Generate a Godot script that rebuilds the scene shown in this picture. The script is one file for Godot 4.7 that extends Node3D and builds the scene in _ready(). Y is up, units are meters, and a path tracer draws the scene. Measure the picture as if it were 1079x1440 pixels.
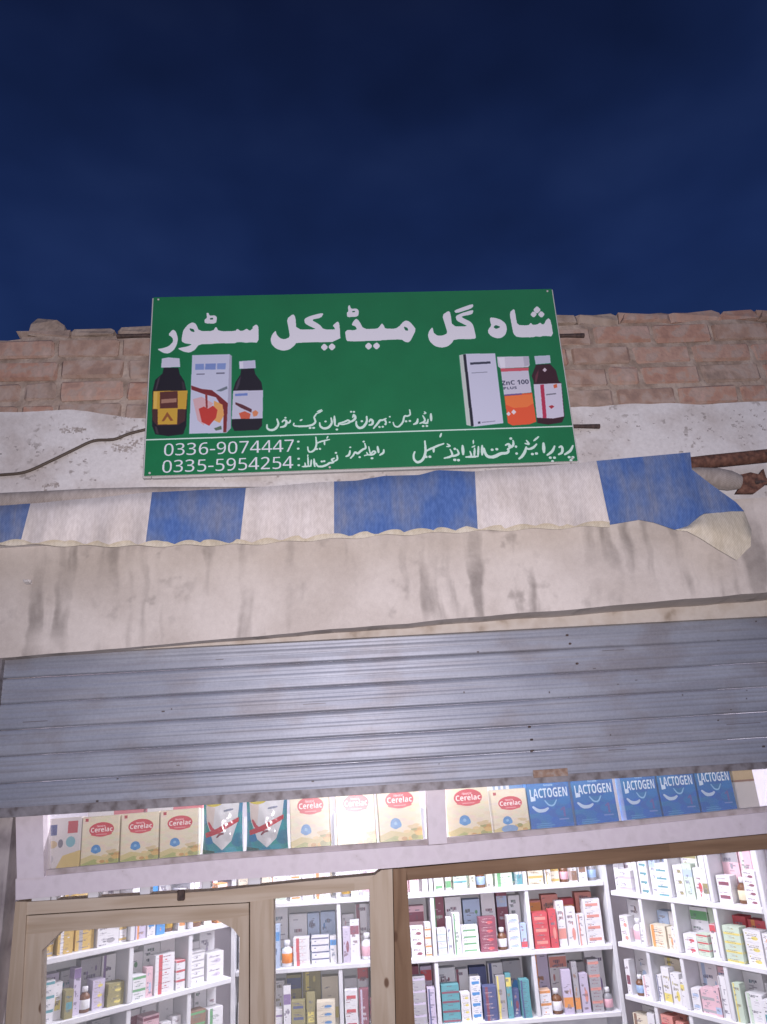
extends Node3D
# A small medicine shop at dusk: brick parapet, green sign, folded striped awning, concrete canopy,
# half-lowered roller shutter and the lit shelves behind the timber shopfront.
# Units are metres; the camera stands at x = 0, z = 0 and the street front runs along x at about z = -2.4.

const EYE := Vector3(0.0, 2.05, 0.0)
const FOCAL := 1048.0            # pixels of the 1079 x 1440 photograph
const PITCH := 0.3307
const YAW := 0.0614
const ROLL := -0.0583

var view_right := Vector3.RIGHT
var view_up := Vector3.UP
var view_ahead := Vector3.FORWARD
var M := {}
var taken := {}
var rng := RandomNumberGenerator.new()


func _ready() -> void:
	rng.seed = 4711
	set_camera()
	set_light()
	make_materials()
	build_ground()
	build_shop_building()
	build_shutter()
	build_shopfront()
	build_shelving()
	build_interior_lamp()
	build_sign()
	build_awning()
	build_cable()
	build_transom_goods()
	build_shelf_goods()


# ------------------------------------------------------------------ camera, sky, light

func set_camera() -> void:
	view_ahead = Vector3(sin(YAW) * cos(PITCH), sin(PITCH), -cos(YAW) * cos(PITCH))
	var flat := Vector3(cos(YAW), 0, sin(YAW))
	var up := flat.cross(view_ahead)
	view_right = cos(ROLL) * flat + sin(ROLL) * up
	view_up = -sin(ROLL) * flat + cos(ROLL) * up
	var cam := Camera3D.new()
	cam.name = "camera"
	cam.fov = rad_to_deg(2.0 * atan(720.0 / FOCAL))
	cam.near = 0.05
	cam.far = 400.0
	cam.transform = Transform3D(Basis(view_right, view_up, -view_ahead), EYE)
	add_child(cam)
	cam.current = true


func set_light() -> void:
	var env := Environment.new()
	env.background_mode = Environment.BG_SKY
	env.tonemap_mode = Environment.TONE_MAPPER_LINEAR
	env.tonemap_exposure = 1.0
	env.sdfgi_enabled = true
	env.ssao_enabled = true
	env.ssil_enabled = true
	env.ambient_light_source = Environment.AMBIENT_SOURCE_SKY
	var sky := Sky.new()
	var pano := PanoramaSkyMaterial.new()
	pano.panorama = dusk_sky()
	sky.sky_material = pano
	env.sky = sky
	var we := WorldEnvironment.new()
	we.name = "environment"
	we.environment = env
	add_child(we)
	# added weak fill from behind the camera, standing in for dusk sky: broad, discless
	var glow := DirectionalLight3D.new()
	glow.name = "dusk_fill"
	glow.light_color = Color(0.86, 0.88, 1.0)
	glow.light_energy = 0.15
	glow.light_angular_distance = 60.0
	glow.shadow_enabled = true
	glow.rotation_degrees = Vector3(-32, 12, 0)
	add_child(glow)
	# the phone's flash, beside the lens: it shows as the glare on the cartons behind the transom glass
	var flash := SpotLight3D.new()
	flash.name = "phone_flash"
	flash.light_color = Color(1.0, 0.962, 0.978)
	flash.light_energy = 5.6
	flash.light_size = 0.012
	flash.spot_angle = 66.0
	flash.spot_angle_attenuation = 1.0
	flash.spot_range = 30.0
	flash.spot_attenuation = 2.0
	flash.shadow_enabled = true
	flash.transform = Transform3D(Basis(view_right, view_up, -view_ahead), EYE + view_right * 0.03 + view_up * 0.015)
	add_child(flash)


func dusk_sky() -> ImageTexture:
	# air only: deep blue overhead, paler to the horizon, with very faint uneven wisps
	var w := 1024
	var h := 512
	var img := Image.create_empty(w, h, false, Image.FORMAT_RGBF)
	var n := FastNoiseLite.new()
	n.seed = 5
	n.frequency = 1.7
	n.fractal_octaves = 4
	var stops := [[90.0, Color(0.0026, 0.0044, 0.0170)], [58.0, Color(0.0042, 0.0074, 0.0290)], [45.0, Color(0.0066, 0.0150, 0.0600)], [34.0, Color(0.0092, 0.0220, 0.0880)], [18.0, Color(0.014, 0.034, 0.115)], [0.0, Color(0.035, 0.060, 0.15)], [-3.0, Color(0.02, 0.022, 0.03)], [-90.0, Color(0.012, 0.012, 0.014)]]
	for y in h:
		var el := 90.0 - (y + 0.5) * 180.0 / h
		var c := Color.BLACK
		for i in stops.size() - 1:
			if el <= stops[i][0] and el >= stops[i + 1][0]:
				var t: float = (stops[i][0] - el) / (stops[i][0] - stops[i + 1][0])
				c = (stops[i][1] as Color).lerp(stops[i + 1][1], t)
		for x in w:
			var az := x * TAU / w
			var d := Vector3(cos(az) * cos(deg_to_rad(el)), sin(deg_to_rad(el)) * 2.2, sin(az) * cos(deg_to_rad(el)))
			var k := n.get_noise_3dv(d * 2.0) if el > 0.0 else 0.0
			var wisp := 1.0 + 0.34 * k
			img.set_pixel(x, y, Color(c.r * wisp + maxf(k, 0.0) * 0.0025, c.g * wisp + maxf(k, 0.0) * 0.003, c.b * wisp))
	return ImageTexture.create_from_image(img)


# ------------------------------------------------------------------ naming

func numbered(called: String) -> String:
	var n: int = taken.get(called, 0)
	taken[called] = n + 1
	return called if n == 0 else "%s_%03d" % [called, n]


func thing(called: String, label: String, category: String, group := "", where := Vector3.ZERO) -> Node3D:
	var o := Node3D.new()
	o.name = numbered(called)
	add_child(o)
	o.position = where
	tag(o, label, category, group)
	return o


func tag(o: Node, label: String, category: String, group := "") -> void:
	o.set_meta("label", label)
	o.set_meta("category", category)
	if group != "":
		o.set_meta("group", group)


func part(called: String, mesh: Mesh, mat: Material, parent: Node, where := Vector3.ZERO, label := "") -> MeshInstance3D:
	var o := MeshInstance3D.new()
	o.name = called
	o.mesh = mesh
	o.material_override = mat
	o.cast_shadow = GeometryInstance3D.SHADOW_CASTING_SETTING_ON
	parent.add_child(o, true)
	o.position = where
	if label != "":
		o.set_meta("label", label)
	return o


# ------------------------------------------------------------------ pixel to point

func at(px: float, py: float, z: float) -> Vector3:
	# the point of the upright plane z that the photograph shows at (px, py)
	var d := view_ahead + view_right * ((px - 539.5) / FOCAL) - view_up * ((py - 720.0) / FOCAL)
	return EYE + d * (z / d.z)


func flat_poly(px: Array, z: float) -> PackedVector2Array:
	var out := PackedVector2Array()
	for p in px:
		var q := at(p[0], p[1], z)
		out.append(Vector2(q.x, q.y))
	return out


# ------------------------------------------------------------------ shapes

func extrude(poly: PackedVector2Array, z_front: float, z_back: float) -> ArrayMesh:
	# a plate cut to an outline in x, y; its front faces the street (+z)
	var p := poly.duplicate()
	if Geometry2D.is_polygon_clockwise(p):
		p.reverse()
	var idx := Geometry2D.triangulate_polygon(p)
	var st := SurfaceTool.new()
	st.begin(Mesh.PRIMITIVE_TRIANGLES)
	st.set_smooth_group(-1)
	for t in idx.size() / 3:
		var a := p[idx[t * 3]]
		var b := p[idx[t * 3 + 1]]
		var c := p[idx[t * 3 + 2]]
		if (b - a).cross(c - a) > 0.0:
			var s := b
			b = c
			c = s
		for q in [a, b, c]:
			st.set_uv(Vector2(q.x, -q.y))
			st.add_vertex(Vector3(q.x, q.y, z_front))
		for q in [a, c, b]:
			st.set_uv(Vector2(q.x, -q.y))
			st.add_vertex(Vector3(q.x, q.y, z_back))
	var run := 0.0
	for i in p.size():
		var a := p[i]
		var b := p[(i + 1) % p.size()]
		var l := a.distance_to(b)
		var v := [Vector3(a.x, a.y, z_front), Vector3(b.x, b.y, z_front), Vector3(b.x, b.y, z_back), Vector3(a.x, a.y, z_back)]
		var u := [Vector2(run, 0), Vector2(run + l, 0), Vector2(run + l, z_front - z_back), Vector2(run, z_front - z_back)]
		for k in [0, 1, 2, 0, 2, 3]:
			st.set_uv(u[k])
			st.add_vertex(v[k])
		run += l
	st.generate_normals()
	st.generate_tangents()
	return st.commit()


func block(size: Vector3, bevel := 0.004, rough := 0.0, uv_at := Vector2.ZERO) -> ArrayMesh:
	# a box about the origin with chamfered edges; rough moves its corners about
	var h := size / 2.0
	var b := minf(bevel, minf(h.x, minf(h.y, h.z)) * 0.45)
	var jit := {}
	var faces := []
	for axis in 3:
		for s in [-1.0, 1.0]:
			var u := (axis + 1) % 3
			var v := (axis + 2) % 3
			var q := []
			for c in [[-1, -1], [1, -1], [1, 1], [-1, 1]]:
				var p := Vector3.ZERO
				p[axis] = s * h[axis]
				p[u] = c[0] * (h[u] - b)
				p[v] = c[1] * (h[v] - b)
				q.append(p)
			faces.append([q, axis, s])
	var st := SurfaceTool.new()
	st.begin(Mesh.PRIMITIVE_TRIANGLES)
	st.set_smooth_group(-1)
	var polys := []
	for f in faces:
		polys.append(f[0])
	# edge chamfers and corners
	for axis in 3:
		var u := (axis + 1) % 3
		var v := (axis + 2) % 3
		for su in [-1.0, 1.0]:
			for sv in [-1.0, 1.0]:
				var q := []
				for k in [[-1.0, 0], [1.0, 0], [1.0, 1], [-1.0, 1]]:
					var p := Vector3.ZERO
					p[axis] = k[0] * (h[axis] - b)
					p[u] = su * (h[u] if k[1] == 0 else h[u] - b)
					p[v] = sv * (h[v] - b if k[1] == 0 else h[v])
					q.append(p)
				polys.append(q)
	for sx in [-1.0, 1.0]:
		for sy in [-1.0, 1.0]:
			for sz in [-1.0, 1.0]:
				polys.append([Vector3(sx * h.x, sy * (h.y - b), sz * (h.z - b)), Vector3(sx * (h.x - b), sy * h.y, sz * (h.z - b)), Vector3(sx * (h.x - b), sy * (h.y - b), sz * h.z)])
	for q in polys:
		var mid := Vector3.ZERO
		for p in q:
			mid += p
		mid /= q.size()
		var nrm: Vector3 = (q[1] - q[0]).cross(q[2] - q[0])
		if nrm.dot(mid) > 0.0:
			q.reverse()
		for t in q.size() - 2:
			for k in [0, t + 1, t + 2]:
				var p: Vector3 = q[k]
				var key := p.snappedf(0.0001)
				if rough > 0.0 and not jit.has(key):
					jit[key] = Vector3(rng.randfn(0, rough), rng.randfn(0, rough), rng.randfn(0, rough))
				var a := mid.abs()
				var uv := Vector2(p.x, -p.y)
				if a.x / h.x > 0.999:
					uv = Vector2(p.z, -p.y)
				elif a.y / h.y > 0.999:
					uv = Vector2(p.x, p.z)
				st.set_uv(uv + uv_at)
				st.add_vertex(p + (jit[key] if rough > 0.0 else Vector3.ZERO))
	st.generate_normals()
	st.generate_tangents()
	return st.commit()


func span(x0: float, x1: float, y0: float, y1: float, z0: float, z1: float, called: String, mat: Material, parent: Node, bevel := 0.004) -> MeshInstance3D:
	return part(called, block(Vector3(x1 - x0, y1 - y0, z1 - z0), bevel, 0.0, Vector2((x0 + x1) / 2.0, -(y0 + y1) / 2.0)), mat, parent, Vector3((x0 + x1) / 2.0, (y0 + y1) / 2.0, (z0 + z1) / 2.0))


func tube(path: PackedVector3Array, radius: Array, sides := 12) -> ArrayMesh:
	var st := SurfaceTool.new()
	st.begin(Mesh.PRIMITIVE_TRIANGLES)
	st.set_smooth_group(0)
	var rings := []
	var run := 0.0
	for i in path.size():
		var t := (path[mini(i + 1, path.size() - 1)] - path[maxi(i - 1, 0)]).normalized()
		var u := t.cross(Vector3(0.13, 0.2, 0.97)).normalized()
		var v := t.cross(u)
		var r: float = radius[mini(i, radius.size() - 1)]
		if i > 0:
			run += path[i].distance_to(path[i - 1])
		var ring := []
		for k in sides + 1:
			var a := k * TAU / sides
			ring.append([path[i] + (u * cos(a) + v * sin(a)) * r, Vector2(run, r * a)])
		rings.append(ring)
	for i in rings.size() - 1:
		for k in sides:
			for q in [rings[i][k], rings[i][k + 1], rings[i + 1][k + 1], rings[i][k], rings[i + 1][k + 1], rings[i + 1][k]]:
				st.set_uv(q[1])
				st.add_vertex(q[0])
	st.set_smooth_group(-1)
	for e in [0, rings.size() - 1]:
		for k in range(1, sides - 1):
			var tri := [rings[e][0], rings[e][k], rings[e][k + 1]]
			if e > 0:
				tri.reverse()
			for q in tri:
				st.set_uv(q[1])
				st.add_vertex(q[0])
	st.generate_normals()
	return st.commit()


func lathe(profile: Array, sides := 14) -> ArrayMesh:
	# profile: [radius, height] from the foot up
	var st := SurfaceTool.new()
	st.begin(Mesh.PRIMITIVE_TRIANGLES)
	st.set_smooth_group(0)
	for i in profile.size() - 1:
		for k in sides:
			var c := []
			for q in [[i, k], [i, k + 1], [i + 1, k + 1], [i + 1, k]]:
				var a: float = q[1] * TAU / sides
				var r: float = profile[q[0]][0]
				c.append([Vector3(sin(a) * r, profile[q[0]][1], cos(a) * r), Vector2(float(q[1]) / sides, -float(profile[q[0]][1]))])
			for m in [0, 2, 1, 0, 3, 2]:
				st.set_uv(c[m][1])
				st.add_vertex(c[m][0])
	st.generate_normals()
	return st.commit()


func catmull(p: PackedVector2Array, steps := 6) -> PackedVector2Array:
	var out := PackedVector2Array()
	for i in p.size() - 1:
		for s in steps:
			out.append(p[i].cubic_interpolate(p[i + 1], p[maxi(i - 1, 0)], p[mini(i + 2, p.size() - 1)], float(s) / steps))
	out.append(p[-1])
	return out


# ------------------------------------------------------------------ printing

class Print:
	var img: Image
	func _init(w: int, h: int, c: Color) -> void:
		img = Image.create_empty(w, h, false, Image.FORMAT_RGBA8)
		img.fill(c)
	func poly(p: PackedVector2Array, c: Color) -> void:
		var lo := 1e9
		var hi := -1e9
		for q in p:
			lo = minf(lo, q.y)
			hi = maxf(hi, q.y)
		for y in range(maxi(0, int(floor(lo))), mini(img.get_height(), int(ceil(hi)) + 1)):
			var xs: Array[float] = []
			var yc := y + 0.5
			for i in p.size():
				var a := p[i]
				var b := p[(i + 1) % p.size()]
				if (a.y <= yc) != (b.y <= yc):
					xs.append(a.x + (yc - a.y) / (b.y - a.y) * (b.x - a.x))
			xs.sort()
			for k in range(0, xs.size() - 1, 2):
				var x0 := int(round(xs[k]))
				var x1 := int(round(xs[k + 1]))
				if x1 > x0:
					img.fill_rect(Rect2i(x0, y, x1 - x0, 1), c)
	func rounded(p: PackedVector2Array, c: Color) -> void:
		var q := PackedVector2Array()
		for i in p.size():
			var a := p[i]
			var b := p[(i + 1) % p.size()]
			q.append(a.lerp(b, 0.2))
			q.append(a.lerp(b, 0.8))
		poly(q, c)
	func oval(cx: float, cy: float, rx: float, ry: float, c: Color) -> void:
		var p := PackedVector2Array()
		for k in 40:
			p.append(Vector2(cx + cos(k * TAU / 40) * rx, cy + sin(k * TAU / 40) * ry))
		poly(p, c)
	func pen(path: PackedVector2Array, w: float, c: Color) -> void:
		var total := 0.0
		for i in path.size() - 1:
			total += path[i].distance_to(path[i + 1])
		var run := 0.0
		for i in path.size() - 1:
			var l := path[i].distance_to(path[i + 1])
			var n := maxi(1, int(ceil(l)))
			for s in n:
				var t := clampf((run + l * s / n) / maxf(total, 0.001), 0.0, 1.0)
				var r := w * 0.5 * (0.62 + 0.38 * sin(PI * t)) if total > w * 0.8 else w * 0.5
				var q := path[i].lerp(path[i + 1], float(s) / n)
				for dy in range(int(-r), int(r) + 1):
					var dx := sqrt(maxf(r * r - dy * dy, 0.0))
					img.fill_rect(Rect2i(int(round(q.x - dx)), int(round(q.y)) + dy, maxi(1, int(round(2 * dx))), 1), c)
			run += l
	func text(words: String, bold: bool, x0: float, x1: float, base: float, cap: float, c: Color, tilt := 0.0) -> void:
		# fitted between x0 and x1 with capitals cap pixels high
		var f := SystemFont.new()
		f.font_names = PackedStringArray(["Droid Sans"])
		f.font_weight = 700 if bold else 400
		var tm := TextMesh.new()
		tm.font = f
		tm.font_size = 64
		tm.depth = 0.0
		tm.pixel_size = 0.01
		tm.curve_step = 1.0
		tm.text = words
		var arr := tm.get_mesh_arrays()
		var v: PackedVector3Array = arr[Mesh.ARRAY_VERTEX]
		var ix: PackedInt32Array = arr[Mesh.ARRAY_INDEX] if arr[Mesh.ARRAY_INDEX] != null else PackedInt32Array()
		var lo := Vector2(1e9, 1e9)
		var hi := Vector2(-1e9, -1e9)
		for q in v:
			lo = Vector2(minf(lo.x, q.x), minf(lo.y, q.y))
			hi = Vector2(maxf(hi.x, q.x), maxf(hi.y, q.y))
		var sx := (x1 - x0) / (hi.x - lo.x)
		var sy := cap / (hi.y - lo.y)
		var n := ix.size() if ix.size() else v.size()
		for t in n / 3:
			var p := PackedVector2Array()
			for k in 3:
				var q := v[ix[t * 3 + k] if ix.size() else t * 3 + k]
				var x := (q.x - lo.x) * sx
				p.append(Vector2(x0 + x, base - (q.y - lo.y) * sy + x * tilt))
			poly(p, c)
	func speckle(r: RandomNumberGenerator, amount: float, count: int) -> void:
		for k in count:
			var x := r.randi_range(0, img.get_width() - 1)
			var y := r.randi_range(0, img.get_height() - 1)
			var c := img.get_pixel(x, y)
			var d := r.randfn(0.0, amount)
			img.fill_rect(Rect2i(x, y, r.randi_range(1, 3), r.randi_range(1, 3)), Color(clampf(c.r + d, 0, 1), clampf(c.g + d, 0, 1), clampf(c.b + d, 0, 1)))
	func soften(r: Rect2i, f: float) -> void:
		# ink spread of a cheap wide-format print
		var part_img := img.get_region(r)
		part_img.resize(int(r.size.x / f), int(r.size.y / f), Image.INTERPOLATE_LANCZOS)
		part_img.resize(r.size.x, r.size.y, Image.INTERPOLATE_CUBIC)
		img.blit_rect(part_img, Rect2i(Vector2i.ZERO, r.size), r.position)
	func texture() -> ImageTexture:
		img.generate_mipmaps()
		return ImageTexture.create_from_image(img)


func pairs(flat: Array) -> PackedVector2Array:
	var out := PackedVector2Array()
	for i in range(0, flat.size() - 1, 2):
		out.append(Vector2(flat[i], flat[i + 1]))
	return out


# ------------------------------------------------------------------ materials

func tone(c: Array) -> Color:
	return Color(c[0] / 255.0, c[1] / 255.0, c[2] / 255.0)


func noise_tex(seed_: int, freq: float, stops: Array, octaves := 5, size := 512, warp := 0.0) -> NoiseTexture2D:
	var n := FastNoiseLite.new()
	n.seed = seed_
	n.frequency = freq
	n.fractal_octaves = octaves
	if warp > 0.0:
		n.domain_warp_enabled = true
		n.domain_warp_amplitude = warp
	var t := NoiseTexture2D.new()
	t.width = size
	t.height = size
	t.seamless = true
	t.noise = n
	if stops.size():
		var g := Gradient.new()
		var off := PackedFloat32Array()
		var col := PackedColorArray()
		for s in stops:
			off.append(s[0])
			col.append(tone(s[1]))
		g.offsets = off
		g.colors = col
		t.color_ramp = g
	return t


func surface(called: String, colour: Array, rough: float, tex: Texture2D = null, scale := 1.0, bump: Texture2D = null, depth := 0.0, triplanar := true) -> StandardMaterial3D:
	var m := StandardMaterial3D.new()
	m.resource_name = called
	m.albedo_color = tone(colour)
	m.roughness = rough
	if tex:
		m.albedo_texture = tex
	if bump:
		m.heightmap_enabled = true
		m.heightmap_texture = bump
		m.heightmap_scale = depth
	if (tex or bump) and triplanar:
		m.uv1_triplanar = true
		m.uv1_world_triplanar = true
	m.uv1_scale = Vector3.ONE * scale
	M[called] = m
	return m


func make_materials() -> void:
	var grit := noise_tex(3, 0.03, [], 5, 512)
	var coarse := noise_tex(9, 0.012, [], 4, 512)
	var white := [255, 255, 255]
	for k in 4:
		var base: Array = [[176, 138, 121], [165, 137, 122], [181, 147, 131], [158, 137, 124]][k]
		var dark := [base[0] - 20, base[1] - 17, base[2] - 14]
		var pale := [base[0] + 10, base[1] + 18, base[2] + 22]
		surface("brick%d" % k, white, 0.95, noise_tex(20 + k, 0.014, [[0.1, dark], [0.45, base], [0.6, [170, 148, 136]], [0.95, pale]], 5, 256), 3.1, grit, 0.2)
	surface("mud", white, 0.98, noise_tex(31, 0.012, [[0.15, [142, 124, 111]], [0.5, [164, 146, 133]], [0.85, [179, 163, 150]]], 5), 2.0, grit, 0.45)
	surface("plaster", white, 0.95, plaster_print(), 1.0, null, 0.0, false)
	M.plaster.uv1_scale = Vector3(0.2, 1.6, 1.0)
	M.plaster.uv1_offset = Vector3(0.5, 5.28, 0.0)
	surface("canopy_concrete", white, 0.93, concrete_print(), 1.0, grit, 0.0, false)
	M.canopy_concrete.heightmap_enabled = false
	M.canopy_concrete.uv1_scale = Vector3(0.2, 1.6, 1.0)
	M.canopy_concrete.uv1_offset = Vector3(0.8, 4.64, 0.0)
	surface("concrete", white, 0.94, noise_tex(55, 0.01, [[0.15, [142, 132, 124]], [0.5, [172, 163, 154]], [0.85, [190, 182, 174]]], 6), 1.2, grit, 0.3)
	surface("lintel", white, 0.93, noise_tex(57, 0.02, [[0.08, [150, 136, 122]], [0.3, [188, 177, 166]], [0.6, [203, 195, 187]], [0.9, [190, 180, 170]]], 5, 512), 0.7, grit, 0.2)
	surface("shutter", white, 0.5, shutter_print(), 1.0, null, 0.0, false)
	M.shutter.metallic = 0.3
	M.shutter.uv1_scale = Vector3(0.25, 2.0, 1.0)
	M.shutter.uv1_offset = Vector3(0.5, 0.0, 0.0)
	surface("shutter_bar", white, 0.55, noise_tex(65, 0.02, [[0.1, [92, 84, 84]], [0.5, [128, 124, 128]], [0.9, [146, 142, 146]]], 5), 2.0)
	M.shutter_bar.metallic = 0.25
	var wood := wood_print(1, [[192, 175, 155], [172, 152, 129], [201, 187, 169]])
	var wood2 := wood_print(2, [[132, 104, 80], [110, 85, 65], [148, 122, 98]])
	surface("raw_wood", white, 0.78, wood, 1.0, null, 0.0, false)
	var across: Image = wood.get_image().duplicate()
	across.rotate_90(CLOCKWISE)
	surface("raw_wood_h", white, 0.78, ImageTexture.create_from_image(across), 1.0, null, 0.0, false)
	var across2: Image = wood2.get_image().duplicate()
	across2.rotate_90(CLOCKWISE)
	surface("brown_wood_h", white, 0.8, ImageTexture.create_from_image(across2), 1.0, null, 0.0, false)
	surface("brown_wood", white, 0.8, wood2, 1.0, null, 0.0, false)
	surface("lilac_paint", white, 0.55, noise_tex(71, 0.018, [[0.05, [176, 160, 156]], [0.14, [208, 198, 204]], [0.5, [219, 209, 216]], [0.9, [212, 201, 209]]], 5, 512, 10.0), 1.4)
	surface("grey_ledge", white, 0.8, noise_tex(72, 0.02, [[0.1, [150, 138, 134]], [0.6, [182, 171, 172]]], 5), 1.4)  # mottled grey, darker than the lilac rail, sets the bead apart
	surface("white_board", white, 0.5, noise_tex(73, 0.01, [[0.1, [206, 206, 212]], [0.6, [222, 222, 226]]], 4), 1.0)
	surface("inner_wall", white, 0.8, noise_tex(75, 0.008, [[0.1, [196, 190, 200]], [0.6, [214, 208, 216]]], 4), 0.8)
	surface("pier", white, 0.93, noise_tex(77, 0.012, [[0.1, [128, 120, 122]], [0.5, [168, 160, 160]], [0.9, [186, 178, 176]]], 6), 1.1, grit, 0.3)
	surface("rust", white, 0.85, noise_tex(81, 0.03, [[0.1, [66, 46, 40]], [0.45, [100, 66, 54]], [0.85, [126, 90, 74]]], 5, 256), 5.0, grit, 0.2)
	surface("tan_rust", white, 0.85, noise_tex(82, 0.03, [[0.1, [122, 100, 88]], [0.5, [150, 124, 108]], [0.85, [160, 146, 138]]], 5, 256), 5.0)
	surface("dark_iron", white, 0.7, noise_tex(83, 0.03, [[0.1, [48, 38, 36]], [0.7, [84, 66, 60]]], 5, 256), 6.0)
	surface("cable", [84, 72, 62], 0.6)
	surface("asphalt", white, 0.95, noise_tex(91, 0.05, [[0.1, [50, 48, 46]], [0.9, [78, 75, 72]]], 5), 0.6, coarse, 0.5)
	surface("paving", white, 0.93, noise_tex(93, 0.03, [[0.1, [112, 104, 96]], [0.9, [142, 134, 124]]], 5), 0.8)
	surface("blue_canvas", white, 0.88, canvas_print(7, [72, 102, 160], [112, 122, 150]), 1.0, null, 0.0, false)
	surface("white_canvas", white, 0.88, canvas_print(8, [212, 204, 200], [196, 187, 181]), 1.0, null, 0.0, false)
	surface("cream_canvas", white, 0.88, canvas_print(9, [208, 199, 182], [196, 185, 164]), 1.0, null, 0.0, false)
	surface("grey_canvas", white, 0.9, canvas_print(10, [170, 160, 154], [146, 136, 130]), 1.0, null, 0.0, false)
	for k in ["blue_canvas", "white_canvas", "cream_canvas", "grey_canvas"]:
		M[k].rim_enabled = true
		M[k].rim = 0.15
	surface("sign_edge", [196, 194, 192], 0.5)
	var g := surface("glass", [240, 246, 246], 0.02)
	g.albedo_color.a = 0.06
	g.transparency = BaseMaterial3D.TRANSPARENCY_ALPHA
	g.metallic_specular = 0.5
	surface("lamp_body", [220, 220, 222], 0.5)
	var e := surface("lamp_tube", [255, 255, 255], 0.4)
	e.emission_enabled = true
	e.emission = Color(0.96, 0.97, 1.0)
	e.emission_energy_multiplier = 6.0


func concrete_print() -> ImageTexture:
	# grey plaster of the canopy edge with run-down stains, 5 m by 0.625 m
	var w := 2048
	var h := 256
	var img := Image.create_empty(w, h, false, Image.FORMAT_RGB8)
	var a := FastNoiseLite.new()
	a.seed = 101
	a.frequency = 0.006
	a.fractal_octaves = 6
	var b := FastNoiseLite.new()
	b.seed = 102
	b.frequency = 0.05
	b.fractal_octaves = 4
	var s := FastNoiseLite.new()
	s.seed = 103
	s.frequency = 0.016
	s.fractal_octaves = 4
	var s2 := FastNoiseLite.new()
	s2.seed = 104
	s2.frequency = 0.045
	s2.fractal_octaves = 3
	var light := Color8(212, 203, 196)
	var mid := Color8(196, 186, 178)
	var stain := Color8(130, 122, 117)
	for y in h:
		for x in w:
			var wob := b.get_noise_2d(x * 0.25, y * 0.25) * 9.0
			var c := mid.lerp(light, clampf(0.55 + a.get_noise_2d(x * 1.2, y * 1.2) * 1.3, 0, 1))
			var run := s.get_noise_2d(x + wob, y * 0.10) * 1.1 + s2.get_noise_2d(x + wob * 0.5, y * 0.12) * 0.5 + a.get_noise_2d(x * 2.2, y * 1.8) * 0.35
			var patchy := 0.55 + 1.1 * a.get_noise_2d(x * 1.1 + 900.0, y * 1.5)
			c = c.lerp(stain, smoothstep(0.0, 0.75, run) * clampf(patchy, 0.0, 1.0) * 0.7)
			c = c.lerp(stain, smoothstep(0.15, 0.6, b.get_noise_2d(x * 0.45 + 77.0, y * 0.45)) * clampf(a.get_noise_2d(x + 300.0, y + 60.0) * 2.0, 0.0, 1.0) * 0.45)
			var gr := b.get_noise_2d(x * 1.7, y * 1.7) * 0.02 + rng.randfn(0.0, 0.008)
			img.set_pixel(x, y, Color(c.r + gr, c.g + gr, c.b + gr))
	return ImageTexture.create_from_image(img)


func plaster_print() -> ImageTexture:
	# whitewash over rough plaster: grey rubbed places, trowel scratches, chips; 5 m by 0.625 m, its top at y = 3.3
	var w := 2048
	var h := 256
	var img := Image.create_empty(w, h, false, Image.FORMAT_RGB8)
	var a := FastNoiseLite.new()
	a.seed = 121
	a.frequency = 0.009
	a.fractal_octaves = 6
	var b := FastNoiseLite.new()
	b.seed = 122
	b.frequency = 0.06
	b.fractal_octaves = 4
	var wash := Color8(214, 210, 209)
	var dull := Color8(192, 184, 180)
	var scar := Color8(150, 142, 138)
	for y in h:
		for x in w:
			var k := a.get_noise_2d(x, y * 1.2)
			var c := wash.lerp(dull, clampf(0.25 + k * 1.4, 0, 1))
			var chip := smoothstep(0.26, 0.42, b.get_noise_2d(x, y * 1.3)) * clampf(a.get_noise_2d(x * 1.5 + 800.0, y * 1.5) * 3.0, 0.0, 1.0)
			c = c.lerp(scar, chip * 0.8)
			var gr := b.get_noise_2d(x * 2.0 + 50.0, y * 2.0) * 0.035 + rng.randfn(0.0, 0.01)
			img.set_pixel(x, y, Color(c.r + gr, c.g + gr, c.b + gr))
	for k in 240:
		var x := rng.randi_range(8, w - 20)
		var y := int(40 + absf(rng.randfn(0.0, 34.0)))
		var l := rng.randi_range(2, 8)
		for s in l:
			img.fill_rect(Rect2i(clampi(x + s, 0, w - 3), clampi(y + int(s * rng.randf_range(-0.6, 1.2)), 0, h - 3), 1, rng.randi_range(1, 2)), Color8(132, 124, 122).lerp(dull, rng.randf() * 0.6))
	for q in [[168, 628, 9], [186, 624, 8], [176, 632, 6], [95, 604, 7], [110, 604, 5], [72, 682, 6], [170, 585, 6]]:
		var p := at(q[0], q[1], WALL_Z + 0.012)
		for s in 26:
			img.fill_rect(Rect2i(clampi(int((p.x * 0.2 + 0.5) * w + rng.randfn(0, q[2])), 0, w - 4), clampi(int((-p.y * 1.6 + 5.28) * h + rng.randfn(0, q[2] * 0.4)), 0, h - 4), rng.randi_range(1, 4), rng.randi_range(1, 3)), Color8(146, 136, 130).lerp(dull, rng.randf() * 0.7))
	return ImageTexture.create_from_image(img)


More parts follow.
